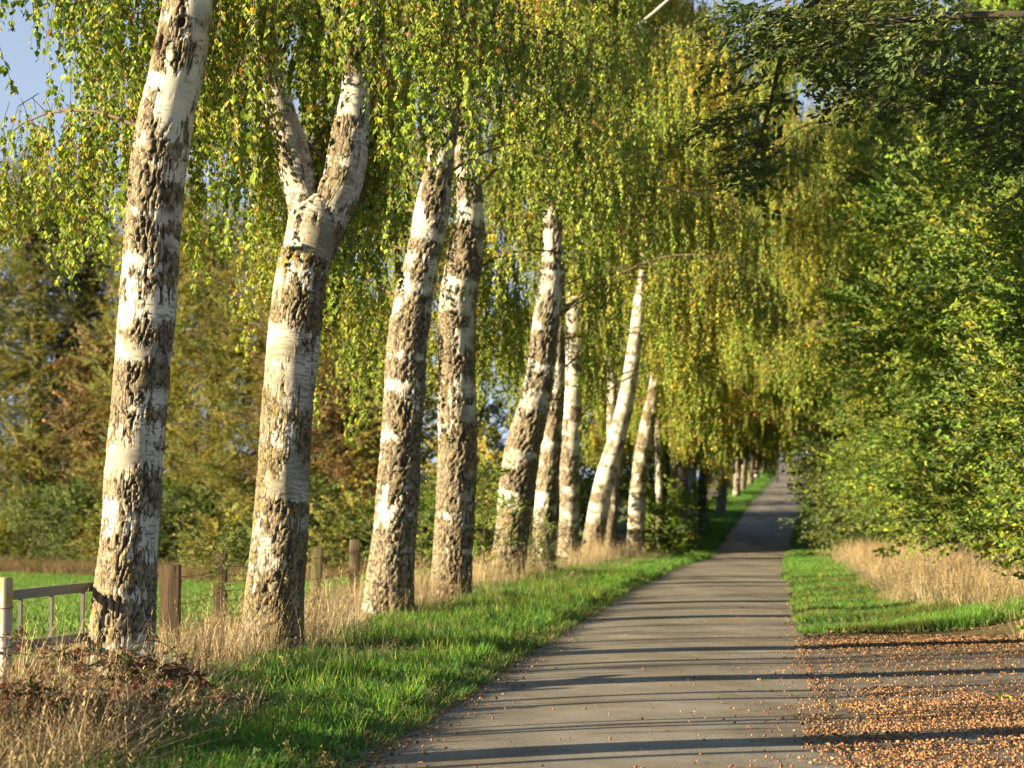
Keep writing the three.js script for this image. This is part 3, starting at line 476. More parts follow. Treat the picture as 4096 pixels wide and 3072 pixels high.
const OLIVE = [[0.19, 0.235, 0.022], [0.25, 0.265, 0.028], [0.31, 0.27, 0.035]], RUST = [[0.20, 0.13, 0.03], [0.16, 0.15, 0.025], [0.25, 0.15, 0.035]], LEAFG = [[0.095, 0.15, 0.012], [0.125, 0.18, 0.014], [0.07, 0.12, 0.012]], BRIGHT = [[0.135, 0.25, 0.008], [0.18, 0.285, 0.010], [0.095, 0.19, 0.008], [0.25, 0.30, 0.014]], BLUEG = [[0.075, 0.10, 0.04], [0.09, 0.11, 0.04]], LIME = [[0.13, 0.20, 0.02], [0.17, 0.22, 0.025]];
const pxX = (px, d) => (px - CX) / F * d;
// the belt of trees across the pasture
[
  [-60, 62, 12.6, 5, BLUEG, 'tall blue green tree at the left end of the belt across the pasture', 'FINE', 520], [150, 64, 12.4, 5, OLIVE, 'tall loose olive tree rising high against the sky', 'FINE', 620, 0.34], [330, 70, 11.6, 3.4, BLUEG, 'slender blue green tree beside the knot-holed birch', 'FINE', 420, 0.36], [470, 66, 6.4, 3.2, RUST, 'rusty brown tree behind the knot-holed birch', 'CLUMP', 300], [640, 68, 12.5, 4.2, OLIVE, 'tall olive tree seen between the first two birches', 'FINE', 520], [830, 66, 11.5, 4.2, OLIVE, 'yellow olive tree just left of the forked birch', 'FINE', 460], [1080, 70, 11, 4.2, OLIVE, 'olive tree hidden behind the forked birch', 'FINE', 380], [1330, 70, 8.6, 3.8, RUST, 'brown tinged tree between the forked and third birches', 'FINE', 420], [1500, 74, 8.4, 3.6, OLIVE, 'dull olive tree behind the third birch', 'CLUMP', 300],
].forEach(([px, d, h, w, cols, label, pr, n, gap], i) => leafy({ seed: 400 + i, name: 'belt_tree', label, cat: 'tree', group: 'trees across the pasture', x: pxX(px, 92 - px * 0.013 + (d - 66) * 0.5), d: 92 - px * 0.013 + (d - 66) * 0.5, h: (h * 1.2 + 1.4) * (1.16 - px * 0.00016), w: w * 1.35, lobes: 18, n: n * 3.4, cols, protos: pr === 'FINE' ? FINE : CLUMP, gap: (gap ?? 0.32) - 0.02, s: 1.5, from: 0.12, lobe: 0.24, prof: (y) => 0.55 + 0.5 * Math.sin(Math.PI * clamp(y * 0.9 + 0.08)) * (1 - 0.45 * y) }));
// green shrubs along the foot of the belt
[[40, 58, 2.6], [190, 57.5, 2.3], [330, 57, 3.0], [480, 57.5, 2.8], [640, 57, 2.4], [790, 58, 2.3], [930, 58, 2.5], [1090, 58.5, 2.3], [1240, 58, 2.7], [1400, 59, 2.5], [1540, 60, 2.6]].forEach(([px, d, h], i) => leafy({ seed: 430 + i, name: 'pasture_shrub', label: ['dark leafy shrub at the left end of the pasture edge', 'low shrub second from the left at the pasture edge', 'yellow flecked green shrub left of the knot-holed birch trunk', 'green shrub hidden behind the knot-holed birch trunk', 'dark shrub just right of the knot-holed birch trunk', 'bright green shrub behind the square fence post', 'green shrub left of the forked birch trunk', 'shrub hidden behind the forked birch trunk', 'leafy shrub behind the two far fence posts', 'leafy shrub left of the third birch trunk', 'shrub hidden behind the third birch trunk'][i], cat: 'shrub', group: 'shrubs along the pasture edge', x: pxX(px, d + 24 - px * 0.012), d: d + 24 - px * 0.012, h: h * (0.62 + 0.75 * (i * 5 % 7) / 6), w: 3.0, lobes: 10, n: 400, cols: i % 3 === 0 ? OLIVE : LEAFG, protos: CLUMP, gap: 0.33, s: 0.9, from: 0.1, lobe: 0.3 }));
// trees and shrubs behind the row, farther up
[[1720, 62, 2.0, 2.0, BRIGHT], [1900, 68, 4.8, 3.0, OLIVE], [1930, 92, 9.5, 5, BLUEG], [2080, 84, 4.5, 3.6, BRIGHT], [2260, 88, 5.2, 3.8, BRIGHT], [2440, 94, 5.6, 4, BRIGHT], [2560, 100, 6.2, 4, LEAFG], [2660, 112, 7, 4.4, BRIGHT], [2740, 124, 8, 4.6, OLIVE], [2830, 138, 8.5, 5, BRIGHT], [2900, 152, 9, 5, OLIVE], [2960, 170, 9, 5.5, LEAFG], [3010, 190, 10, 6, OLIVE], [1780, 105, 12, 6, OLIVE], [2150, 112, 12, 6, OLIVE], [2420, 125, 13, 6.5, OLIVE]].forEach(([px, d, h, w, cols], i) => leafy({ seed: 460 + i, name: 'hedgerow_tree', label: ['bright bushy shrub behind the wavy fourth birch', 'olive shrub between the fourth and fifth birches', 'dark bluish tree far behind the fifth birch', 'yellow green shrub behind the sharply bending birch', 'yellow green shrub behind the straight mid-row birch', 'yellow green shrub behind the slanting white birch', 'green tree behind the yellowish mossy birch', 'bright tree behind the slim pale birch', 'olive tree behind the broad dark stem', 'bright tree behind the flecked birch on the climbing verge', 'olive tree behind the first small birches on the slope', 'green tree behind the middle of the small birches', 'olive tree behind the last birches near the crest', 'tall olive tree far behind the fourth birch', 'tall olive tree far behind the straight mid-row birch', 'tall olive tree far behind the slanting white birch'][i], cat: h < 7 ? 'shrub' : 'tree', group: 'growth behind the birch row', x: pxX(px, d), d, h, w, lobes: 12, n: 300, cols, protos: CLUMP, gap: 0.3, s: 1.15, from: 0.08, lobe: 0.28 }));
// shrubs among the trunks
leafy({ seed: 500, name: 'oak_sapling', label: 'pale green leafy sapling beside the second fence post', cat: 'shrub', x: pxX(895, 22.6), d: 22.6, h: 1.15, w: 0.9, tr: 0.012, lobes: 7, n: 70, cols: LIME, protos: SPRAY, gap: 0.2, s: 0.42, from: 0.25, lobe: 0.24 });
leafy({ seed: 501, name: 'tall_weed_shrub', label: 'tall thin leafy shrub between the fourth and fifth birches', cat: 'shrub', x: pxX(1930, 37), d: 37, h: 2.4, w: 1.0, tr: 0.015, lobes: 9, n: 130, cols: BRIGHT, protos: SPRAY, gap: 0.25, s: 0.6, from: 0.1, lobe: 0.24 });
leafy({ seed: 502, name: 'low_shrub', label: 'low green shrub at the foot of the speckled sixth birch', cat: 'shrub', x: pxX(2140, 41.8), d: 41.8, h: 1.15, w: 1.2, tr: 0.015, lobes: 7, n: 90, cols: LEAFG, protos: SPRAY, gap: 0.25, s: 0.6, from: 0.1, lobe: 0.28 });
leafy({ seed: 503, name: 'tall_weed_shrub', label: 'red stemmed leafy shrub just right of the third birch', cat: 'shrub', x: pxX(1690, 33), d: 33, h: 2.3, w: 0.7, tr: 0.012, lobes: 7, n: 60, cols: LIME, protos: SPRAY, gap: 0.25, s: 0.55, from: 0.25, lobe: 0.24 });
leafy({ seed: 504, name: 'dark_bush', label: 'dense dark green bush in the row where the lane dips', cat: 'shrub', x: pxX(2672, 72.5), d: 72.5, h: 2.4, w: 1.7, lobes: 12, n: 260, cols: BRIGHT, protos: CLUMP, gap: 0.28, s: 0.8, from: 0.08, lobe: 0.28 });
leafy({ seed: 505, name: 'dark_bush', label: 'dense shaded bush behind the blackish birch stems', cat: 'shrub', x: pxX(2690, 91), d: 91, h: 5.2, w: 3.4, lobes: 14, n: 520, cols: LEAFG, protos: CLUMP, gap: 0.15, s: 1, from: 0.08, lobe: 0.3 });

// ================= hedge along the far side =================
const UPLEFT = V(-0.35, 0.4, 0.15);
[[22.5, 5.2, 6.6, 4.6], [26, 4.9, 7.4, 4.6], [30, 4.8, 8.4, 4.8], [34.5, 4.7, 9, 5.0], [39.5, 4.5, 9.4, 5.2], [45, 4.3, 9.6, 5.4], [51, 4.1, 9.8, 5.4], [58, 3.9, 9.8, 5.4]].forEach(([d, s, h, w], i) => leafy({ seed: 600 + i, name: 'hazel_shrub', label: ['bright hedge shrub at the corner of the littered drive', 'second hedge shrub up from the drive', 'third hedge shrub up from the drive, above the dry grass', 'fourth hedge shrub up from the drive', 'fifth hedge shrub, arching shoots toward the lane', 'sixth hedge shrub, arching shoots toward the lane', 'seventh hedge shrub where the dry grass ends', 'eighth hedge shrub next to the dark leaning sprays'][i], cat: 'shrub', group: 'hedge shrubs along the lane', x: xr(d) + s, d, h, w, tr: 0.06, lobes: 30, n: i < 4 ? 3300 : 2400, cols: BRIGHT, protos: SHOOT, gap: 0.33, s: i < 3 ? 0.95 : 1.15, from: 0.1, lobe: 0.19, grow: UPLEFT, deep: 1.0, prof: (y) => 0.55 + 0.5 * Math.sin(Math.PI * clamp(y * 0.9 + 0.05)) }));
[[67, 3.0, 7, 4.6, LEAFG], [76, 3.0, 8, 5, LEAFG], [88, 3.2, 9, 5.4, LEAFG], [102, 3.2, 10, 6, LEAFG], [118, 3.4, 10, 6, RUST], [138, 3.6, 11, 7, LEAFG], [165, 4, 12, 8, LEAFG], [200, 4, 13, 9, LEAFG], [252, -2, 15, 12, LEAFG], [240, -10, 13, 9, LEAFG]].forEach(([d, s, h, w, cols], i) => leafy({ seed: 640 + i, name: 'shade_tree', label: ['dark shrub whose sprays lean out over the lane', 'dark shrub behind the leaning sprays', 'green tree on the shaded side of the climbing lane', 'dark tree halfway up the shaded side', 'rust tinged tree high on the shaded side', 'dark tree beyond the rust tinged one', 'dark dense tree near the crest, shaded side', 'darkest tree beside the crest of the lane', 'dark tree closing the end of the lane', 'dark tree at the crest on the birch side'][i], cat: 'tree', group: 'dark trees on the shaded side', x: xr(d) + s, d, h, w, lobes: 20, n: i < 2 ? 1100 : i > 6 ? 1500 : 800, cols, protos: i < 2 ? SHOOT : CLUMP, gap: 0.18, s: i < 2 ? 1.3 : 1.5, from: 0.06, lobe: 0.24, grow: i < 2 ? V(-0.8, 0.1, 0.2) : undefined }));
// tall trees behind the hedge: what closes the view above it
[[40, 8.5, 13, 7.5], [52, 8.2, 15, 8], [66, 7.2, 17, 8.5], [84, 7.2, 18, 9], [30, 9.5, 11, 6.5], [47, 6.6, 16, 7], [75, 5.0, 20, 8]].forEach(([d, s, h, w], i) => leafy({ seed: 680 + i, name: 'backing_tree', label: ['tall leafy tree behind the middle of the hedge', 'tall leafy tree behind the far part of the hedge', 'tall leafy tree behind the hedge end', 'tall tree behind the shaded side of the lane', 'tall leafy tree behind the drive end of the hedge', 'highest tree rising just behind the hedge middle', 'tall tree arching over the shaded bend of the lane'][i], cat: 'tree', group: 'tall trees behind the hedge', x: xr(d) + s, d, h, w, lobes: 28, n: 2600, cols: [...LEAFG, ...BRIGHT], protos: CLUMP, gap: 0.12, s: 1.2, from: 0.25, lobe: 0.22 }));
// the oak whose boughs hang in from the upper right
{
  const d0 = 17, X0 = 9.2, t = thing('oak_tree', 'overhanging oak whose dark leafy boughs reach in at the upper right', 'tree'), r = rngOf(777); t.position.set(X0, gh(X0, d0), -d0);
  mesh('trunk', stem([{ p: V(0, -0.2, 0), r: 0.4 }, { p: V(-0.1, 2.5, 0), r: 0.33 }, { p: V(-0.3, 5, 0.1), r: 0.3 }, { p: V(-0.3, 9, 0), r: 0.15 }, { p: V(-0.2, 12, 0), r: 0.04 }], 20, 0.2, (th, h) => 0.03 * (fbm(Math.cos(th) * 6, Math.sin(th) * 6, h * 2, 2) - 0.5), 2), woodMat, t);
  const list = [];
  const bough = (pts, n, spread, drop) => {
    const loc = pts.map(([px, py, dd]) => at(px, py, dd).sub(t.position)); loc.unshift(V(-0.3, Math.min(7, loc[0].y + 0.2), 0));
    const bp = loc.map((p, i) => ({ p, r: 0.05 * (1 - i / loc.length) ** 1.2 + 0.006 })); mesh('branch', stem(bp, 8, 0.15, null, 2), woodMat, t);
    const c = new THREE.CatmullRomCurve3(loc);
    for (let k = 0; k < n; k++) { const u = 0.3 + 0.7 * r(), p = c.getPoint(u).add(V((r() - 0.5) * spread, -r() * r() * drop + 0.15, (r() - 0.5) * spread)), v = 0.7 + 0.6 * r(), col = LEAFG[Math.floor(r() * 3)]; list.push({ p, q: facing(V(-0.6 + (r() - 0.5) * 1.4, -0.35 + (r() - 0.5) * 0.6, (r() - 0.5) * 1.6), (r() - 0.5)), s: 0.7 + 0.5 * r(), c: col.map((x) => x * v) }); }
  };
  bough([[4500, 60, 17], [3900, 60, 17], [3400, 90, 17.2], [3000, 40, 17.4]], 110, 0.9, 0.5);
  bough([[4600, 300, 18], [4100, 330, 18], [3700, 290, 18], [3350, 180, 18.2]], 130, 0.8, 0.7);
  bough([[4600, 500, 19], [4200, 560, 19], [3900, 420, 19.2]], 100, 0.8, 0.8);
  bough([[4300, -200, 18.5], [3700, -150, 18.5], [3200, 60, 18.6], [3080, 420, 18.7], [3000, 700, 18.8]], 90, 0.7, 0.5);
  bough([[4300, -400, 20], [3500, -420, 20], [2700, -380, 20.4], [2200, -300, 21]], 120, 1.2, 0.6);
  bough([[4300, -500, 16], [3700, -600, 15.5], [3100, -500, 15], [2700, -450, 15]], 120, 1.2, 0.6);
  scatter('crown', SPRAY, LEAF, list, t);
}

// ================= grass =================
function tuft(seed, n, rad, h, w, tone) { const r = rngOf(seed), s = new Soup(); for (let i = 0; i < n; i++) { const a = r() * TAU, q = rad * Math.sqrt(r()), lean = 0.15 + 0.5 * r(), b = r() * TAU, L = h * (0.55 + 0.6 * r()), v = tone(r); s.blade(V(Math.cos(a) * q, -0.015, Math.sin(a) * q), V(Math.cos(b) * lean * 0.4, 1, Math.sin(b) * lean * 0.4).normalize(), V(Math.cos(b) * lean, -0.25 * lean, Math.sin(b) * lean), L, w * (0.7 + 0.6 * r()), v, v.map((x) => x * 1.15)); } return s.geo(); }
const green = (r) => { const v = 0.45 + 1.0 * r(); return r() < 0.92 ? [v, v, v] : [v * 2.6, v * 1.35, v * 3]; };
const TUFT = [0, 1, 2, 3].map((i) => tuft(800 + i, 18, 0.11, 0.165, 0.0095, green));
const TUFT_FAR = [0, 1, 2].map((i) => tuft(820 + i, 34, 0.22, 0.15, 0.016, green));
function dryTuft(seed, n, h) { const r = rngOf(seed), s = new Soup(); for (let i = 0; i < n; i++) { const a = r() * TAU, q = 0.13 * Math.sqrt(r()), b = r() * TAU, lean = 0.1 + 1.2 * r() * r(), L = h * (0.3 + 0.9 * r()), v = 0.7 + 0.6 * r(), dir = V(Math.cos(b) * lean * 0.5, 1, Math.sin(b) * lean * 0.5).normalize(), bend = V(Math.cos(b) * lean, -0.3 * lean, Math.sin(b) * lean), base = V(Math.cos(a) * q, -0.02, Math.sin(a) * q); s.blade(base, dir, bend, L, 0.005, [v, v, v]); if (r() < 0.4) { const tip = base.clone().addScaledVector(dir, L).add(bend.clone().multiplyScalar(L)); for (let k = 0; k < 4; k++) { const b2 = r() * TAU; s.blade(tip.clone().addScaledVector(dir, -0.03 * k), V(Math.cos(b2) * 0.4, 0.9, Math.sin(b2) * 0.4), V(0, -0.3, 0), 0.05, 0.006, [v * 0.9, v * 0.8, v * 0.7]); } } } return s.geo(); }
const DRY = [0, 1, 2, 3].map((i) => dryTuft(840 + i, 16, 0.58));
const GREENS = [[0.07, 0.22, 0.005], [0.10, 0.26, 0.006], [0.13, 0.28, 0.008], [0.05, 0.16, 0.005]], TANS = [[0.48, 0.38, 0.21], [0.40, 0.30, 0.155], [0.55, 0.46, 0.28], [0.30, 0.22, 0.115]];
const pick = (r, a) => a[Math.floor(r() * a.length)];
{
  const r = rngOf(900);
  const vergeL = [], vergeR = [], farV = [], dryL = [], dryR = [], fieldL = [];
  const put = (list, x, d, s, c, v = 0.8 + 0.4 * r()) => list.push({ p: G(x, d), q: yaw(r() * TAU), s, c: c.map((q) => q * v) });
  // left verge, near
  for (let i = 0; i < 9000; i++) { const d = 9 + 36 * Math.pow(r(), 1.35), u = -0.04 + 2.5 * r(), x = xl(d) - u, n = fbm(x * 1.4, d * 1.4, 5, 2); const lim = lerp(1.05, 1.95, sst(10.5, 17, d)) + 0.5 * (n - 0.5); if (u > lim && r() < (u - lim) * 2.2) continue; const ht = (0.3 + 1.5 * n) * (0.7 + 0.6 * r()) * (u < 0.2 ? 0.6 : 1); put(vergeL, x, d, V(1, ht, 1), n > 0.62 && r() < 0.5 ? [0.14, 0.20, 0.014] : pick(r, GREENS)); if (u < 0.25 && r() < 0.3) put(vergeL, x, d, V(0.9, 0.7, 0.9), [0.16, 0.12, 0.04]); }
  // right verge
  for (let i = 0; i < 6000; i++) { const d = DRIVE + 0.15 + 28 * Math.pow(r(), 1.4), u = 0.03 + 2.3 * r(), x = xr(d) + u, n = fbm(x * 1.2, d * 1.2, 15, 2); if (u < 0.9 && n + 0.2 * r() < 0.48) continue; if (n + 0.25 * r() < 0.42 - 0.2 * sst(DRIVE + 0.2, DRIVE + 1.2, d)) continue; put(vergeR, x, d, V(1, 0.5 + 0.5 * n + 0.25 * sst(1, 2, u), 1), n > 0.6 ? [0.13, 0.19, 0.014] : pick(r, GREENS)); }
  for (let i = 0; i < 1600; i++) { const d = DRIVE + 0.3 + 3.4 * r(), u = 2.1 + 3 * r(), x = xr(d) + u; put(vergeR, x, d, V(1, 0.8 + 0.5 * r(), 1), pick(r, GREENS)); }
  // both verges farther off
  for (let i = 0; i < 7000; i++) { const d = 42 + 150 * Math.pow(r(), 1.5), side = r() < 0.6; const u = 0.05 + 2.3 * r(), x = side ? xl(d) - u : xr(d) + u * 0.8; put(farV, x, d, V(1.1, 0.8 + 0.4 * r(), 1.1), pick(r, GREENS)); }
  // pasture
  for (let i = 0; i < 26000; i++) { const d = 17 + 60 * r(), u = 4.2 + 22 * r() * (0.4 + d / 60), x = xl(d) - u; if (x < pxX(-150, d) || x > pxX(2000, d) || d > 77 - (CX + x / d * F) * 0.012) continue; put(fieldL, x, d, V(1.1, 0.65 + 0.4 * r(), 1.1), pick(r, [[0.085, 0.22, 0.008], [0.11, 0.25, 0.010], [0.14, 0.26, 0.012]])); }
  // dry grass along the row, thick between the trunks
  for (let i = 0; i < 4600; i++) { const d = 12.5 + 60 * Math.pow(r(), 1.5), u = 1.95 + 2.2 * r(), x = xl(d) - u, n = fbm(x * 0.8, d * 0.8, 25, 2); if (n < 0.38) continue; if (u < 2.3 && r() < 0.6) continue; if (r() < 0.12) { const u2 = 1.0 + 1.0 * r(); put(dryL, xl(d) - u2, d, V(0.9, 0.3 + 0.3 * r(), 0.9), pick(r, TANS)); } put(dryL, x, d, V(1, (r() < 0.15 ? 1.5 : 1) * (0.6 + 0.75 * n) * (0.8 + 0.4 * r()) * (u > 2.9 ? 0.5 : 0.9) * (d < 17.5 && u > 2.6 ? 0.6 : 1), 1), pick(r, TANS)); }
  for (let i = 0; i < 1000; i++) { const d = 9.5 + 7.5 * r(), u = lerp(1.05, 2.0, sst(10.5, 17, d)) + 2.9 * r() * r() + 0.05, x = xl(d) - u; put(dryL, x, d, V(1.2, (0.35 + 0.6 * r()) * lerp(1, 0.55, sst(12.5, 14, d)), 1.2), r() < 0.45 ? pick(r, [[0.17, 0.10, 0.045], [0.24, 0.15, 0.07], [0.12, 0.10, 0.03]]) : pick(r, TANS)); if (r() < 0.5) put(vergeL, x + 0.1, d, V(1.1, 1.2, 1.1), pick(r, GREENS)); }
  // dry grass at the foot of the hedge
  for (let i = 0; i < 2300; i++) { const d = 23.5 + 36 * Math.pow(r(), 1.15), u = 1.5 + 1.8 * r() + 1.1 * sst(31, 24, d), x = xr(d) + u, n = fbm(x * 0.9, d * 0.9, 35, 2); if (n < 0.33) continue; put(dryR, x, d, V(1.25, (0.45 + 0.75 * n) * (0.7 + 0.6 * r()), 1.25), pick(r, TANS)); }
  // dead grass under the belt across the pasture
  for (let i = 0; i < 1500; i++) { const f = r(), px = lerp(-100, 1700, f), d = 75.5 - px * 0.012 + 4 * r(), x = pxX(px, d); put(dryL, x, d, V(1.6, 0.7 + 0.6 * r(), 1.6), pick(r, [[0.2, 0.13, 0.05], [0.15, 0.12, 0.04], [0.28, 0.19, 0.08]])); }
  const weeds = []; for (let i = 0; i < 420; i++) { const d = 10.5 + 30 * r() * r(), right = r() < 0.3, x = right ? xr(d + 14) + 0.3 + 2 * r() : xl(d) - 0.05 - 2 * r(), dd = right ? d + 14 : d; weeds.push({ p: G(x, dd).add(V(0, 0.02, 0)), q: facing(V(r() - 0.5, 0.5 + r(), r() - 0.5), r()), s: 0.16 + 0.16 * r(), c: pick(r, [[0.10, 0.17, 0.02], [0.16, 0.19, 0.03], [0.22, 0.17, 0.04], [0.07, 0.13, 0.015]]) }); }
  const S = (n, p, m, l, lab) => tag(scatter(n, p, m, l, scene), lab, null, null, 'stuff');
  S('verge_weeds', SPRAY, LEAF, weeds, 'small broad leaved weeds in the verge grass');
  S('verge_grass', TUFT, GRASS, vergeL, 'lush green grass of the verge beside the birch row');
  S('hedge_verge_grass', TUFT, GRASS, vergeR, 'short green grass between the lane and the hedge');
  S('distant_verge_grass', TUFT_FAR, GRASS, farV, 'green grass edging the lane farther up');
  S('pasture_grass', TUFT_FAR, GRASS, fieldL, 'bright green pasture grass behind the fence');
  S('dry_grass', DRY, STRAW, dryL, 'tall straw coloured dry grass round the birch trunks');
  S('hedge_dry_grass', DRY, STRAW, dryR, 'pale dry grass at the foot of the hedge');
}

// ================= gate, fence =================
const steel = new THREE.MeshStandardMaterial({ map: dataTex(128, 256, (u, v, i, j) => { const k = 0.75 + 0.4 * tile(u, v, 8, 4, 61), y = sst(0.62, 0.68, tile(u, v, 8, 4, 66)) * 0.5; return [lerp(0.22 * k, 0.13, y), lerp(0.205 * k, 0.10, y), lerp(0.18 * k, 0.06, y)]; }, true), roughness: 0.55, metalness: 0.25 });
const lichenSteel = new THREE.MeshStandardMaterial({ map: dataTex(128, 512, (u, v) => { const k = 0.8 + 0.35 * tile(u, v, 8, 4, 62), y = sst(0.555, 0.6, tile(u, v, 16, 4, 63) + 0.05 * sst(0.6, 0.95, v)) * sst(0.5, 0.7, v); return [lerp(0.34 * k, 0.42 * k, y), lerp(0.32 * k, 0.29 * k, y), lerp(0.28 * k, 0.04, y)]; }, true), roughness: 0.6, metalness: 0.15 });
const rust = new THREE.MeshStandardMaterial({ color: new THREE.Color().setRGB(0.12, 0.055, 0.03), roughness: 0.9 });
const postMats = [[0.105, 0.07, 0.038, 64], [0.17, 0.125, 0.075, 65], [0.15, 0.125, 0.06, 66]].map(([a, b, c, sd]) => new THREE.MeshStandardMaterial({ map: dataTex(128, 256, (u, v) => { const k = (0.45 + 0.9 * tile(u * 1, v * 0.25, 32, 3, sd)) * (0.8 + 0.4 * tile(u, v, 4, 2, sd + 4)), cr = sst(0.73, 0.8, tile(u, v * 0.12, 32, 1, sd + 9)); return [a * k, b * k, c * k].map((x) => x * (1 - 0.75 * cr)); }, true), roughness: 0.95 }));
function bar(a, b, w, h) { const v = b.clone().sub(a), L = v.length(), g = new THREE.BoxGeometry(w, h, L, 1, 1, 1); g.applyQuaternion(facing(v)); g.translate((a.x + b.x) / 2, (a.y + b.y) / 2, (a.z + b.z) / 2); return g; }
{
  const g = thing('field_gate', 'grey metal field gate with square uprights and a lichened round post', 'gate'), A = at(22, 2382, 15.4), Bq = V(A.x + 0.82, A.y, A.z - 1.41); g.position.set(A.x, gh(A.x, 15.4), A.z);
  const o = g.position, P = (t, y) => V(lerp(A.x, Bq.x, t) - o.x, y - o.y, lerp(A.z, Bq.z, t) - o.z), yt = A.y, yl = A.y - 0.375, yb = 0.08;
  const post = new THREE.LatheGeometry([[0, 0.93], [0.045, 0.928], ...Array.from({ length: 14 }, (_, k) => [0.056, 0.915 - k * 0.082])].reverse().map(([x, y]) => new THREE.Vector2(x, y)), 24); post.computeVertexNormals();
  const pm = mesh('post', post, lichenSteel, g);
  for (const y of [0.40, 0.70]) { const w = mesh('wire_tie', new THREE.TorusGeometry(0.06, 0.004, 6, 24).rotateX(Math.PI / 2 + 0.15), rust, pm); w.position.y = y; }
  mesh('top_rail', bar(P(0.03, yt), P(1, yt + 0.06), 0.03, 0.075), steel, g);
  mesh('middle_rail', bar(P(0.03, yl - 0.02), P(1, yl + 0.03), 0.03, 0.07), steel, g);
  mesh('bottom_rail', bar(P(0.03, yb), P(1, yb + 0.02), 0.03, 0.07), steel, g);
  mesh('end_stile', bar(P(0.985, yb - 0.03), P(0.985, yt + 0.09), 0.034, 0.045), steel, g);
  for (const t of [0.10, 0.31, 0.53, 0.76]) mesh('upright', bar(P(t, yl + 0.02), P(t, yt - 0.034 + 0.06 * t), 0.024, 0.052), steel, g);
  for (const t of [0.21, 0.43, 0.65, 0.88]) mesh('upright', bar(P(t, yb + 0.036), P(t, yl - 0.055 + 0.05 * t), 0.024, 0.052), steel, g);
}
function fencePost(px, d, w, h, mat, label, lean = 0) {
  const X = pxX(px, d), n = 14, pts = []; const geo = new THREE.BoxGeometry(w, h + 0.2, w, 6, 12, 6), p = geo.attributes.position, s = px;
  for (let i = 0; i < p.count; i++) { const x = p.getX(i), y = p.getY(i), z = p.getZ(i), a = Math.atan2(z, x), rr = Math.hypot(x, z), m = Math.max(Math.abs(x), Math.abs(z)); const k = m > 0 ? lerp(1, (w * 0.54) / (rr || 1) * (m / (w / 2)), 0.35) : 1; const q = 1 + 0.06 * (fbm(Math.cos(a) * 4 + s, Math.sin(a) * 4, y * 2, 2) - 0.5) * 2; p.setXYZ(i, x * k * q + lean * y, y + (y > h * 0.45 ? 0.02 * (fbm(x * 30 + s, z * 30, 1, 2) - 0.5) : 0), z * k * q); }
  geo.computeVertexNormals(); geo.translate(0, h / 2 - 0.1, 0);
  const o = tag(mesh('fence_post', geo, mat, scene), label, 'post', 'fence posts behind the birches'); o.position.copy(G(X, d)); return { x: X, d, h };
}
const posts = [fencePost(687, 20.2, 0.205, 0.90, postMats[0], 'dark square timber fence post between the first two birches'), fencePost(886, 23.6, 0.16, 0.93, postMats[0], 'timber fence post half hidden by the leafy sapling'), fencePost(1269, 27.6, 0.155, 0.92, postMats[2], 'weathered greenish fence post just right of the forked birch', 0.02), fencePost(1420, 32, 0.165, 0.95, postMats[1], 'split pale topped fence post left of the third birch', 0.01)];
const far5 = { x: pxX(1660, 38), d: 38, h: 0.9 };
[...posts.slice(0), far5].forEach((q, i, arr) => {
  if (i + 1 >= arr.length) return; const n = arr[i + 1];
  [0.78, 0.5, 0.22].forEach((hh, k) => {
    const a = V(q.x + 0.05, gh(q.x, q.d) + hh, -q.d + 0.11), b = V(n.x + 0.05, gh(n.x, n.d) + hh, -n.d + 0.11), m = a.clone().lerp(b, 0.5); m.y -= 0.035;
    const w = thing('barbed_wire', `rusty ${['top', 'middle', 'bottom'][k]} barbed wire ${['from the dark square post to the sapling post', 'from the sapling post past the forked birch', 'between the greenish post and the split post', 'from the split post past the third birch'][i]}`, 'wire', 'barbed wire strands'); w.position.copy(a);
    const pts = [V(0, 0, 0), m.clone().sub(a), b.clone().sub(a)], c = new THREE.CatmullRomCurve3(pts);
    mesh('strand', new THREE.TubeGeometry(c, 24, 0.0035, 5), rust, w);
    const L = c.getLength(); for (let s = 0.1; s < L; s += 0.13) { const bp = mesh('barb', new THREE.CylinderGeometry(0.003, 0.003, 0.04, 4), rust, w); bp.position.copy(c.getPointAt(s / L)); bp.rotation.set(s * 7, s * 3, 1.2); }
  });
});

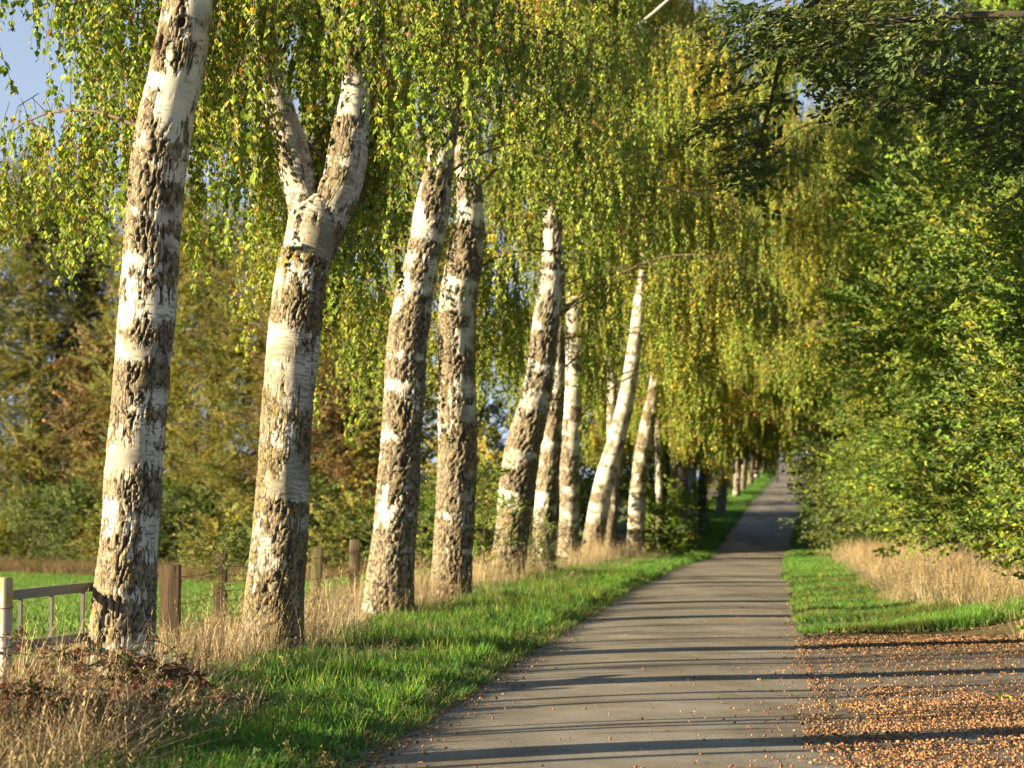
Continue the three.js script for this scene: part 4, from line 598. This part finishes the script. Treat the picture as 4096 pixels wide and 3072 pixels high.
// ================= brambles =================
function bramble(px, d, seed, label, n, h) {
  const r = rngOf(seed), t = thing('bramble', label, 'bramble', 'brambles in the near corner'), X = pxX(px, d); t.position.copy(G(X, d)); const list = [];
  for (let i = 0; i < n; i++) {
    const a = r() * TAU, L = h * (0.8 + 0.8 * r()), up = h * (0.6 + 0.7 * r()), b = V((r() - 0.5) * 0.3, 0, (r() - 0.5) * 0.3), e = V(Math.cos(a), 0, Math.sin(a));
    const pts = [0, 0.25, 0.5, 0.75, 1].map((u) => ({ p: b.clone().addScaledVector(e, L * u).add(V(0, up * (2.6 * u - 2.3 * u * u), (r() - 0.5) * 0.05)), r: 0.0045 * (1.2 - 0.7 * u) }));
    mesh('cane', stem(pts, 5, 0.06, null), rust, t);
    const c = new THREE.CatmullRomCurve3(pts.map((q) => q.p));
    for (let k = 0; k < 14; k++) { const p = c.getPoint(0.2 + 0.8 * r()); if (p.y < 0.03) continue; const q = r(); list.push({ p, q: facing(V(r() - 0.5, (r() - 0.5) * 0.6, r() - 0.5), r() - 0.5), s: 0.7 + 0.6 * r(), c: q < 0.16 ? [0.19, 0.035, 0.02] : q < 0.5 ? [0.16, 0.085, 0.03] : q < 0.8 ? [0.06, 0.085, 0.014] : [0.17, 0.14, 0.025] }); }
  }
  const s = new Soup(); for (const [a, l] of [[0, 0.06], [1.2, 0.05], [-1.2, 0.05]]) { const dir = V(Math.sin(a), 0.1, Math.cos(a)).normalize(); s.leaf(V(0, 0, 0.02).addScaledVector(dir, 0.008), dir, V(0, 1, 0), l, l * 0.72, [1, 1, 1], 0.25, 0.42); } s.twig([V(0, 0, 0), V(0, 0.004, 0.03)], 0.0015, [1, 0.7, 0.6]);
  scatter('foliage', [s.geo()], LEAF, list, t);
}
bramble(330, 14.0, 1001, 'red leaved bramble in front of the gate', 14, 0.6);
bramble(560, 14.2, 1002, 'bramble with dark leaves at the foot of the knot-holed birch', 14, 0.5);
bramble(140, 12.3, 1003, 'tangled brown bramble in the bottom left corner', 16, 0.5);
bramble(380, 12.0, 1004, 'low bramble along the bottom edge beside the green verge', 14, 0.42);
bramble(620, 13.2, 1005, 'trailing bramble reaching out over the green verge', 10, 0.4);

// ================= acorns and litter on the asphalt =================
{
  const r = rngOf(1100), acorn = (() => { const g = new THREE.LatheGeometry([[0.0001, -0.012], [0.004, -0.0105], [0.0072, -0.006], [0.008, 0], [0.0075, 0.006], [0.005, 0.0105], [0.0015, 0.0125], [0.0001, 0.0145]].map(([x, y]) => new THREE.Vector2(x, y)), 9); g.rotateX(Math.PI / 2); return g; })();
  const cup = (() => { const g = new THREE.LatheGeometry([[0.0001, -0.007], [0.006, -0.005], [0.0095, 0], [0.0098, 0.005], [0.0085, 0.0052], [0.0078, 0], [0.004, -0.0035], [0.0001, -0.004]].map(([x, y]) => new THREE.Vector2(x, y)), 9); return g; })();
  const chip = [0, 1, 2].map((k) => { const s = new Soup(), q = rngOf(1200 + k); const L = 0.018 + 0.006 * k; s.leaf(V(0, 0.002, -L / 2), V(0, 0.15, 1).normalize(), V((q() - 0.5) * 0.8, 1, 0), L, L * 0.8, [1, 1, 1], 0.45, 0.45); return s.geo(); });
  const dead = [0, 1].map((k) => { const s = new Soup(); s.leaf(V(0, 0.004, -0.02), V(0, 0.12, 1).normalize(), V(0.3 * k, 1, 0), 0.05, 0.034, [1, 1, 1], 0.4, 0.42); return s.geo(); });
  const shell = new THREE.MeshPhysicalMaterial({ roughness: 0.5, clearcoat: 0.2, clearcoatRoughness: 0.4 }), cupMat = new THREE.MeshStandardMaterial({ roughness: 0.95, side: THREE.DoubleSide }), chipMat = new THREE.MeshStandardMaterial({ vertexColors: true, roughness: 0.9, side: THREE.DoubleSide });
  const A = [], C = [], P = [], D = [];
  const yAt = (x, d) => { const s = x - xr(d); return s < 0 ? (s > -RW ? el(d) + 0.02 + 0.02 * Math.sin(Math.PI * clamp(-s / RW)) : gh(x, d)) : d < DRIVE ? el(d) + 0.018 : gh(x, d) + 0.02; };
  const rq = () => new THREE.Quaternion().setFromEuler(new THREE.Euler(r() * 6, r() * 6, r() * 6));
  const browns = [[0.36, 0.15, 0.045], [0.28, 0.11, 0.035], [0.42, 0.22, 0.08], [0.19, 0.08, 0.035]], pale = [[0.24, 0.135, 0.065], [0.17, 0.09, 0.042], [0.11, 0.058, 0.03], [0.32, 0.21, 0.115], [0.075, 0.048, 0.032]];
  const drop = (x, d, kind) => { const p = V(x, yAt(x, d), -d), sz = 0.65 + 0.45 * r(); if (kind === 0) { p.y += 0.007; A.push({ p, q: new THREE.Quaternion().setFromEuler(new THREE.Euler((r() - 0.5) * 0.5, r() * 6, r() * 6)), s: sz, c: pick(r, browns) }); } else if (kind === 1) { p.y += 0.006; C.push({ p, q: rq(), s: sz, c: pick(r, [[0.27, 0.15, 0.075], [0.36, 0.22, 0.11], [0.20, 0.11, 0.055]]) }); } else if (kind === 2) { p.y += 0.003; P.push({ p, q: new THREE.Quaternion().setFromEuler(new THREE.Euler((r() - 0.5) * 1.0, r() * 6, (r() - 0.5) * 1.0)), s: 0.25 + 0.75 * r(), c: pick(r, pale) }); } else { p.y += 0.005; D.push({ p, q: new THREE.Quaternion().setFromEuler(new THREE.Euler((r() - 0.5) * 0.9, r() * 6, (r() - 0.5) * 0.9)), s: 0.4 + 0.6 * r(), c: pick(r, pale) }); } };
  for (let i = 0; i < 46000; i++) {           // near patch of acorns and crushed cups
    const d = 10.8 + 6.6 * r(), s = -0.25 + 4.8 * r(), x = xr(d) + s, n = fbm(x * 1.3, d * 0.9, 45, 3) + 0.12 * sst(15.5, 12.5, d) - 0.25 * sst(15.0, 16.8, d) - 0.3 * sst(0.45, 0, s); if (r() > sst(0.18, 0.62, n)) continue;
    const q = r(); drop(x, d, q < 0.2 ? 0 : q < 0.42 ? 1 : q < 0.93 ? 2 : 3);
  }
  for (let i = 0; i < 42000; i++) {           // drift of dead leaves and shells against the grass
    const d = 19.6 + 5.0 * r(), s = -0.2 + 7 * r(), x = xr(d) + s, n = fbm(x * 1.1, d * 1.1, 55, 3), bandC = 23.35 + 0.3 * Math.sin(s * 1.3) - 0.2 * sst(1.5, 5, s), w = 1.5 * Math.exp(-(((d - bandC) / (d > bandC ? 0.8 : 1.5)) ** 2)); if (r() > w * sst(0.2, 0.5, n) * sst(-0.2, 0.6, s)) continue;
    const q = r(); drop(x, d, q < 0.08 ? 0 : q < 0.2 ? 1 : q < 0.55 ? 2 : 3);
  }
  for (let i = 0; i < 8000; i++) { const d = 15.5 + 7.5 * r(), x = xr(d) - 0.1 + 6 * r(); drop(x, d, r() < 0.2 ? 0 : r() < 0.3 ? 1 : 2); }
  for (let i = 0; i < 1100; i++) { const d = 10.8 + 26 * r() * r(), x = xr(d) - RW * r() * r() * r(); drop(x, d, r() < 0.25 ? 0 : r() < 0.3 ? 1 : 2); }
  for (let i = 0; i < 1500; i++) { const d = 10.8 + 24 * r() * r(), x = xl(d) + 0.02 + 0.7 * r() * r() * r() + 0.06 * r(); drop(x, d, r() < 0.15 ? 0 : r() < 0.3 ? 1 : r() < 0.7 ? 2 : 3); }
  const S = (n, p, m, l, lab) => tag(scatter(n, p, m, l, scene), lab, null, null, 'stuff');
  S('acorn_litter', [acorn], shell, A, 'brown acorns strewn over the drive');
  S('acorn_cup_litter', [cup], cupMat, C, 'empty acorn cups strewn over the drive');
  S('husk_litter', chip, chipMat, P, 'crushed pale husks strewn over the drive and lane edge');
  S('dead_leaf_litter', dead, chipMat, D, 'drift of dry brown leaves against the hedge verge');
  // the yellow weed seedling on the drive
  const w = thing('yellow_seedling', 'small yellow green seedling growing from the drive', 'weed'); const X = pxX(3990, 16.1); w.position.set(X, 0.012, -16.1);
  const s1 = (dir, L, c) => { const s = new Soup(); s.leaf(V(0, 0.005, 0), dir.normalize(), V(0.2, 0.8, 0.9), L, L * 0.6, c, 0.25, 0.5); mesh('leaf', s.geo(), LEAF, w); };
  s1(V(-0.45, 1, 0.2), 0.085, [0.42, 0.36, 0.02]); s1(V(0.9, 0.3, 0.3), 0.09, [0.36, 0.36, 0.02]); s1(V(0.8, 0.05, 0.8), 0.07, [0.14, 0.22, 0.03]); s1(V(-0.1, 0.7, 0.7), 0.06, [0.3, 0.33, 0.02]);
}
renderer.render(scene, camera);
